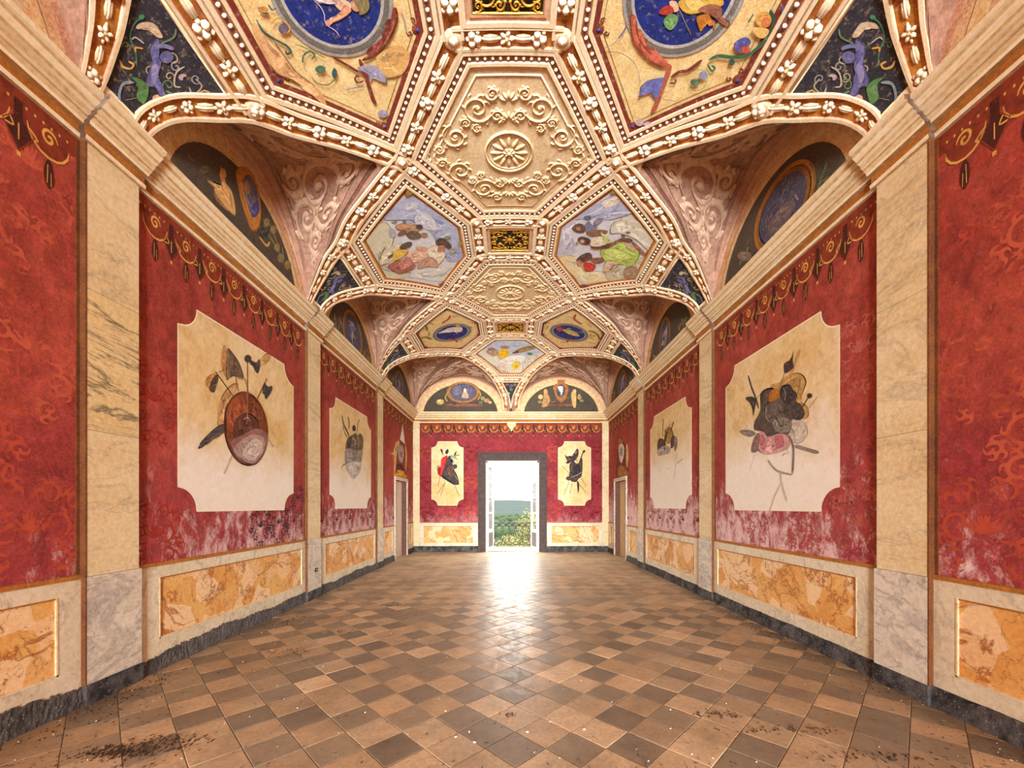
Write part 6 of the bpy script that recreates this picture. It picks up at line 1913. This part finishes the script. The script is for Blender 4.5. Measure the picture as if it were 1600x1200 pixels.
MT['tassel'] = m
for side, sg, S in SIDES:
    for a, c in ((PIERS[0] - PITCH + HB, PIERS[0] - HB), (PIERS[0] + HB, PIERS[1] - HB), (PIERS[1] + HB, PIERS[2] - HB), (PIERS[2] + HB, YB)):
        tassels(S, WALLS[side], a + .03, c - .03)
tassels(SB, WB, -3.0, 3.0, 4.24)

# hanging plaster plaque under the end cornice
t = thing('wall_plaque', 'small cream shield shaped plaque under the end wall cornice', 'plaque', (.02, YB, 4.0))
b = MB()
PQ = [(-.13, 4.26), (-.13, 4.18), (-.11, 4.14), (-.05, 4.08), (-.02, 4.02), (.02, 3.99), (.06, 4.02), (.09, 4.08), (.15, 4.14), (.17, 4.18), (.17, 4.26)]
b.extr(PQ, SB, -.002, .035); b.build('plaque_body', MT['cornice'], t)
b = MB(); b.extr([(.0, 3.975), (.04, 3.975), (.04, 4.0), (.0, 4.0)], SB, 0, .04); b.build('plaque_knob', MT['white_wood'], t)
t = thing('wall_socket', 'small black electric socket low on the middle left pilaster', 'socket', (-XP, 6.72, .45))
b = MB(); b.box(-XP - .001, -XP + .012, 6.66, 6.74, .43, .49); b.build('socket_plate', MT['iron'], t)
b = MB()
for yy in (6.683, 6.717): b.box(-XP + .01, -XP + .014, yy - .006, yy + .006, .455, .467)
b.build('socket_hole', MT['white_wood'], t)
for side, sg, S in SIDES:
    t = thing('wall_switch', 'tiny black switch beside the %s side door' % side, 'switch', S(11.2, 1.15, 0))
    b = MB(); b.extr([(11.17, 1.15), (11.23, 1.15), (11.23, 1.23), (11.17, 1.23)], S, 0, .012); b.build('switch_plate', MT['iron'], t)
    b = MB(); b.extr([(11.19, 1.18), (11.21, 1.18), (11.21, 1.2), (11.19, 1.2)], S, .012, .018); b.build('switch_button', MT['iron'], t)

# ------------------------------------------------------------------ side doors
for n, (side, sg, S) in enumerate(SIDES):
    t = thing('door_%d' % (n + 2), 'recessed %s side door in a pale casing near the end wall' % ('white left' if sg < 0 else 'cream right'), None, (sg * XW, 12, 0), kind='structure')
    b = MB()
    for a, c, z0, z1 in ((DY0 - .1, DY0, 0, DTOP + .1), (DY1, DY1 + .1, 0, DTOP + .1), (DY0, DY1, DTOP, DTOP + .1)):
        b.extr([(a, z0), (c, z0), (c, z1), (a, z1)], S, -.002, .03)
    b.build('door_casing', MT['marble_grey'], t)
    b = MB()
    for a, c in ((DY0 - .002, DY0 + .012), (DY1 - .012, DY1 + .002)): b.extr([(a, 0), (c, 0), (c, DTOP), (a, DTOP)], S, -.14, .001)
    b.build('door_reveal', MT['brown_wood'], t)
    mat = MT['white_wood'] if sg < 0 else MT['cream_wood']
    b = MB(); b.extr([(DY0, 0), (DY1, 0), (DY1, DTOP), (DY0, DTOP)], S, -.18, -.14); leaf = b.build('door_leaf', mat, t)
    for z0, z1 in ((.2, .95), (1.1, 2.05)):
        for a, c in ((DY0 + .1, 11.96), (12.06, DY1 - .1)):
            b = MB(); b.extr([(a, z0), (c, z0), (c, z1), (a, z1)], S, -.142, -.13); b.build('door_panel', mat, leaf)

# ------------------------------------------------------------------ garden door
t = thing('door_1', 'open glazed garden door in a heavy dark stone surround', None, (.05, YB, 0), kind='structure')
for a, c, z0, z1, nm in ((GX0 - .25, GX0, 0, GTOP, 'stone_jamb'), (GX1, GX1 + .25, 0, GTOP, 'stone_jamb'), (GX0 - .25, GX1 + .25, GTOP, GTOP + .27, 'stone_lintel')):
    b = MB(); b.extr([(a, z0), (c, z0), (c, z1), (a, z1)], SB, -.01, .05); o = b.build(nm, MT['dark_stone'], t)
    b = MB()
    if nm == 'stone_jamb':
        e = a if a < 0 else c - .05
        b.extr([(e, z0), (e + .05, z0), (e + .05, GTOP + .22), (e, GTOP + .22)], SB, .04, .085)
    else: b.extr([(a, z1 - .05), (c, z1 - .05), (c, z1), (a, z1)], SB, .04, .085)
    b.build('outer_fillet', MT['dark_stone'], o)
b = MB()
b.box(GX0, GX0 + .015, YB - .02, YB + .45, 0, GTOP); b.box(GX1 - .015, GX1, YB - .02, YB + .45, 0, GTOP); b.box(GX0, GX1, YB - .02, YB + .45, GTOP - .015, GTOP)
b.build('door_reveal', MT['slab'], t)
b = MB()
b.box(GX0 + .015, GX0 + .06, YB + .0, YB + .05, 0, GTOP - .015); b.box(GX1 - .06, GX1 - .015, YB + .0, YB + .05, 0, GTOP - .015); b.box(GX0, GX1, YB, YB + .05, GTOP - .07, GTOP - .015)
b.build('white_frame', MT['white_wood'], t)
b = MB(); b.box(GX0, GX1, YB - .02, YB + .46, -.1, .012); b.build('threshold', MT['slab'], t)
def leaf(hx, sg):
    # leaf swung outwards; local: r along the leaf, z up
    ang = math.radians(78)
    ux, uy = -sg * math.cos(ang), math.sin(ang)
    nx, ny = -uy, ux
    def F(r, z, h=0): return Vector((hx + ux * r + nx * h, YB + .03 + uy * r + ny * h, z))
    H, Wd = 2.88, .78
    b = MB()
    def bar(r0, r1, z0, z1, th=.022): b.extr([(r0, z0), (r1, z0), (r1, z1), (r0, z1)], F, -th, th)
    bar(0, .075, .03, H); bar(Wd - .075, Wd, .03, H); bar(.075, Wd - .075, H - .08, H); bar(.075, Wd - .075, .03, .13); bar(.075, Wd - .075, .62, .72)
    zs = [.72, 1.27, 1.79, 2.31, H - .08]
    for z in zs[1:-1]: bar(.075, Wd - .075, z - .02, z + .02)
    o = b.build('door_leaf', MT['white_wood'], t)
    b = MB(); b.extr([(.07, .12), (Wd - .07, .12), (Wd - .07, .63), (.07, .63)], F, -.012, .012); b.build('kick_panel', MT['shutter'], o)
    for i in range(4):
        b = MB(); b.extr([(.073, zs[i] + .02), (Wd - .073, zs[i] + .02), (Wd - .073, zs[i + 1] - .02), (.073, zs[i + 1] - .02)], F, -.003, .003); b.build('pane', MT['glass'], o)
    z0, z1 = (.7, 2.82) if sg < 0 else (1.26, 2.32)
    h0 = .05 * -sg
    b = MB(); b.extr([(.03, z0), (Wd - .03, z0), (Wd - .03, z1), (.03, z1)], F, h0 - .012, h0 + .012)
    sh = b.build('shutter', MT['shutter'], t)
    for k in range(int((z1 - z0) / .53)):
        b = MB(); q = z0 + .06 + k * .53; b.extr([(.1, q), (Wd - .1, q), (Wd - .1, q + .42), (.1, q + .42)], F, h0 - .02, h0 + .02); b.build('shutter_panel', MT['shutter'], sh)
    b = MB(); b.tube([F(Wd - .04, 1.1, .02 * -sg), F(Wd - .04, 1.1, .06 * -sg), F(Wd - .14, 1.1, .06 * -sg)], .009); b.build('door_handle', MT['iron'], o)
leaf(GX0 + .05, -1)
leaf(GX1 - .05, 1)
# ------------------------------------------------------------------ balcony and railing
b = MB(); b.box(GX0 - .6, GX1 + .6, YB + .45, 15.05, -.14, -.005)
b.build('balcony_floor', MT['slab'], kind='structure', label='pale stone balcony slab outside the garden door')
t = thing('balcony_railing', 'black wrought iron balcony railing with looped bars and rings', 'railing', (.05, 14.9, 0))
YR = 14.9
X0, X1 = -1.02, 1.12
for z in (.9, .76, .09):
    b = MB(); b.box(X0, X1, YR - (.022 if z == .9 else .008), YR + (.022 if z == .9 else .008), z, z + .022); b.build('rail', MT['iron'], t)
for x in (X0, X1):
    b = MB(); b.box(x - .018, x + .018, YR - .018, YR + .018, -.01, .96); b.build('post', MT['iron'], t)
n = 9; du = (X1 - X0) / n
ring_b = MB(); ring_b.tube([(.04 * math.cos(a * math.pi / 8), 0, .04 * math.sin(a * math.pi / 8)) for a in range(17)], .014, n=6)
ring_me = ring_b.mesh('ring', MT['iron'])
def loop_mesh(s):
    b = MB(); pts = []
    for k in range(25):
        f = k / 24
        # bar leaves the neighbour, crosses, bows round the ring and crosses back
        z = .1 + .79 * f
        w = math.sin(math.pi * f)
        x = s * du * (.5 * (1 - 2 * min(1, max(0, (min(f, 1 - f)) / .16))) if min(f, 1 - f) < .16 else -.5 + .18 * math.sin(math.pi * (min(f, 1 - f) - .16) / .34) ** 2)
        pts.append((x, 0, z))
    b.tube(pts, .0125, n=6)
    return b.mesh('looped_bar', MT['iron'])
lm = [loop_mesh(-1), loop_mesh(1)]
for k in range(n):
    x = X0 + (k + .5) * du
    for me in lm:
        o = bpy.data.objects.new('looped_bar', me); put(o, t); o.location = (x, YR, 0)
    o = bpy.data.objects.new('ring', ring_me); put(o, t); o.location = (x, YR, .46)
    o = bpy.data.objects.new('ring', ring_me); put(o, t); o.location = (x, YR, .83); o.scale = (.8, 1, .8)

# ------------------------------------------------------------------ landscape beyond
def hill(name, y0, y1, hf, half, mat, label, ny=26, nx=60):
    b = MB(); rows = []
    for j in range(ny + 1):
        y = y0 + (y1 - y0) * (j / ny) ** 1.6
        rows.append([(x, y, hf(x, y)) for x in [(-1 + 2 * i / nx) * half * y for i in range(nx + 1)]])
    b.grid(rows)
    return b.build(name, MT[mat], kind='structure', label=label)
def wav(x, y, s): return math.sin(x / s + 1.3) * .6 + math.sin(x / s * 2.3 + y / s) * .3 + math.sin(x / s * 5.1 + 2) * .12
hill('meadow', 15.3, 90, lambda x, y: -1.25 - .065 * (y - 15) + .25 * wav(x, y, 9), .8, 'field', 'pale dry meadow falling away below the balcony')
hill('wooded_hill', 90, 900, lambda x, y: -6.2 - 5 * math.sin(min(1, (y - 90) / 200) * 3.14) - .0195 * (y - 90) + 6 * wav(x, y, 120) * min(1, (y - 90) / 500), .8, 'hill_mid', 'green wooded hillside across the valley')
hill('distant_hill', 900, 4200, lambda x, y: -22 + 70 * min(1, (y - 900) / 2900) ** 1.1 + 16 * wav(x, y, 420) * min(1, (y - 900) / 1500) - (8 if x > 0 else 0) * 0, .8, 'hill_far', 'hazy blue hills along the horizon')
rr = random.Random(4)
b = MB()
ico = [(0, 0, 1)] + [(math.cos(a * math.pi / 3) * .9, math.sin(a * math.pi / 3) * .9, .35) for a in range(6)] + [(math.cos(a * math.pi / 3 + .5), math.sin(a * math.pi / 3 + .5), -.4) for a in range(6)]
icf = [(0, 1 + k, 1 + (k + 1) % 6) for k in range(6)] + [(1 + k, 7 + k, 7 + (k + 1) % 6) for k in range(6)] + [(1 + k, 7 + (k + 1) % 6, 1 + (k + 1) % 6) for k in range(6)]
cnt = 0
while cnt < 1500:
    y = 95 + 700 * rr.random() ** 1.5; x = rr.uniform(-.35, .35) * y
    z = -6.2 - 5 * math.sin(min(1, (y - 90) / 200) * 3.14) - .0195 * (y - 90) + 6 * wav(x, y, 120) * min(1, (y - 90) / 500)
    r = rr.uniform(1.6, 3.4); i0 = len(b.v); cnt += 1
    b.v += [(x + px * r, y + py * r, z + r * .3 + pz * r) for px, py, pz in ico]
    g = rr.uniform(.75, 1.2)
    for f in icf: b.f.append(tuple(i0 + k for k in f)); b.c.append(tuple(c * g for c in lin('202c1b'))); b.sm.append(True)
b.build('forest_canopy', MT['forest'], kind='stuff', label='continuous green forest covering the valley slope', cat='forest')

def shrub(name, label, x, y, z, w, h, mat, seed, nl=1700):
    t = thing(name, label, 'shrub', (x, y, z), 'sunlit shrubs below the balcony')
    rr = random.Random(seed)
    b = MB()
    for k in range(7):
        a = rr.uniform(0, 6.28); e = (x + w * .6 * math.cos(a), y + w * .6 * math.sin(a), z + h * rr.uniform(.6, .95))
        b.tube([(x + rr.uniform(-.1, .1), y, z), ((x + e[0]) / 2 + rr.uniform(-.1, .1), (y + e[1]) / 2, z + h * .4), e], .03, n=5, r1=.008)
    b.build('stem', MT['brown_wood'], t)
    b = MB()
    for k in range(nl):
        while True:
            u, v, q = rr.uniform(-1, 1), rr.uniform(-1, 1), rr.uniform(-1, 1)
            d = u * u + v * v + q * q
            if .25 < d < 1: break
        bump_ = 1 + .18 * math.sin(u * 5 + seed) * math.cos(q * 6)
        p = Vector((x + u * w * bump_, y + v * w * bump_, z + h * .55 + q * h * .5 * bump_))
        a = Vector((rr.uniform(-1, 1), rr.uniform(-1, 1), rr.uniform(-.6, 1))).normalized(); c = a.orthogonal().normalized()
        l, s = rr.uniform(.06, .12), rr.uniform(.022, .04)
        b.face([p, p + a * l * .5 + c * s, p + a * l, p + a * l * .5 - c * s])
    b.build('foliage', MT[mat], t)
shrub('shrub', 'tall yellow green shrub behind the right of the balcony railing', .95, 17.6, -1.3, .8, 2.5, 'leaf', 3, 2600)
shrub('shrub', 'lower green shrub behind the middle of the balcony railing', .0, 20.2, -1.5, .8, 1.6, 'leaf', 5)
shrub('shrub', 'low dark green shrub behind the left of the balcony railing', -.95, 22.6, -1.6, .8, 1.3, 'leaf_dark', 8, 1300)

# ------------------------------------------------------------------ litter on the floor
rr = random.Random(11)
def chip(b, x, y, l, w, h, a, col, z=.001):
    c, s = math.cos(a), math.sin(a)
    P = [(-l, -w * rr.uniform(.3, 1)), (l * rr.uniform(.5, 1), -w), (l, w * rr.uniform(.2, 1)), (-l * rr.uniform(.3, 1), w)]
    lo = [(x + p * c - q * s, y + p * s + q * c, z) for p, q in P]; up = [(x + p * c * .7 - q * s * .7, y + p * s * .7 + q * c * .7, z + h * rr.uniform(.6, 1)) for p, q in P]
    b.face(up, col)
    for k in range(4): b.face([lo[k], lo[(k + 1) % 4], up[(k + 1) % 4], up[k]], col)
b = MB()
WH = [lin(c) for c in ('cfc4b0', 'c0b29a', 'b8a890')]
for k in range(260):
    y = 2.4 + 10.8 * rr.random() ** 1.7; x = rr.uniform(-3.1, 3.1)
    if rr.random() < .35: x = math.copysign(3.15 - abs(rr.gauss(0, .25)), x)
    r = rr.uniform(.0018, .0045); chip(b, x, y, r * 1.4, r, r * 1.3, rr.uniform(0, 6.3), rr.choice(WH))
for (x, y) in ((-.33, 2.66), (-.25, 2.72), (.14, 2.72), (.3, 2.85), (.52, 2.75), (-.2, 2.60), (-.45, 3.0)):
    chip(b, x, y, .010, .006, .008, rr.uniform(0, 6), rr.choice(WH))
b.build('plaster_crumbs', MT['debris'], kind='stuff', label='pale plaster crumbs scattered over the floor tiles', cat='debris')
b = MB()
DKS = [lin(c) for c in ('2e221a', '3a2a1e', '4a3626')]
for k in range(1500):
    y = 2.35 + 10.5 * rr.random() ** 1.9; x = rr.uniform(-3.15, 3.15)
    if rr.random() < .5: x = math.copysign(3.18 - abs(rr.gauss(0, .55)), x)
    l = rr.uniform(.004, .014); chip(b, x, y, l, l * rr.uniform(.12, .3), .002, rr.gauss(1.1 if x < 0 else 1.9, .5), rr.choice(DKS))
for (cx, cy, sx, sy, n) in ((-2.35, 2.5, .13, .045, 420), (-2.1, 2.6, .12, .05, 140), (-2.0, 4.9, .1, .05, 60), (-2.2, 4.2, .12, .06, 70), (1.55, 2.95, .14, .03, 70), (1.95, 2.75, .2, .03, 90), (2.2, 2.45, .2, .03, 80), (-1.7, 6.2, .12, .05, 60), (-2.9, 5.4, .1, .2, 120), (-3.05, 3.2, .1, .3, 160), (3.05, 5.0, .07, .9, 260), (-3.05, 7.5, .07, .9, 220), (3.05, 9.6, .07, .7, 180), (-.9, 10.6, .5, .12, 160), (.02, 2.95, .03, .02, 14)):
    for k in range(n):
        x, y = rr.gauss(cx, sx), rr.gauss(cy, sy)
        if abs(x) > 3.18: continue
        l = rr.uniform(.003, .011); chip(b, x, y, l, l * rr.uniform(.25, .7), .004, rr.uniform(0, 6.3), rr.choice(DKS))
b.build('dark_litter', MT['debris'], kind='stuff', label='dark dry dirt and leaf litter strewn across the floor', cat='debris')
b = MB()
for k in range(420):
    x = rr.gauss(-.25, .45) if rr.random() < .8 else rr.uniform(-.7, .8); y = 13.42 + rr.gauss(0, .05)
    if not -.78 < x < .88: continue
    a = rr.uniform(0, 6.3); h = rr.uniform(.015, .05); l = rr.uniform(.01, .03)
    b.face([(x, y, .012), (x + .006, y + .003, .012), (x + l * math.cos(a), y + l * math.sin(a), .012 + h)], lin(rr.choice(('4f6a2c', '6f8438', '3f5426'))))
b.build('weeds', MT['debris'], kind='stuff', label='green weeds growing along the garden door threshold', cat='weeds')
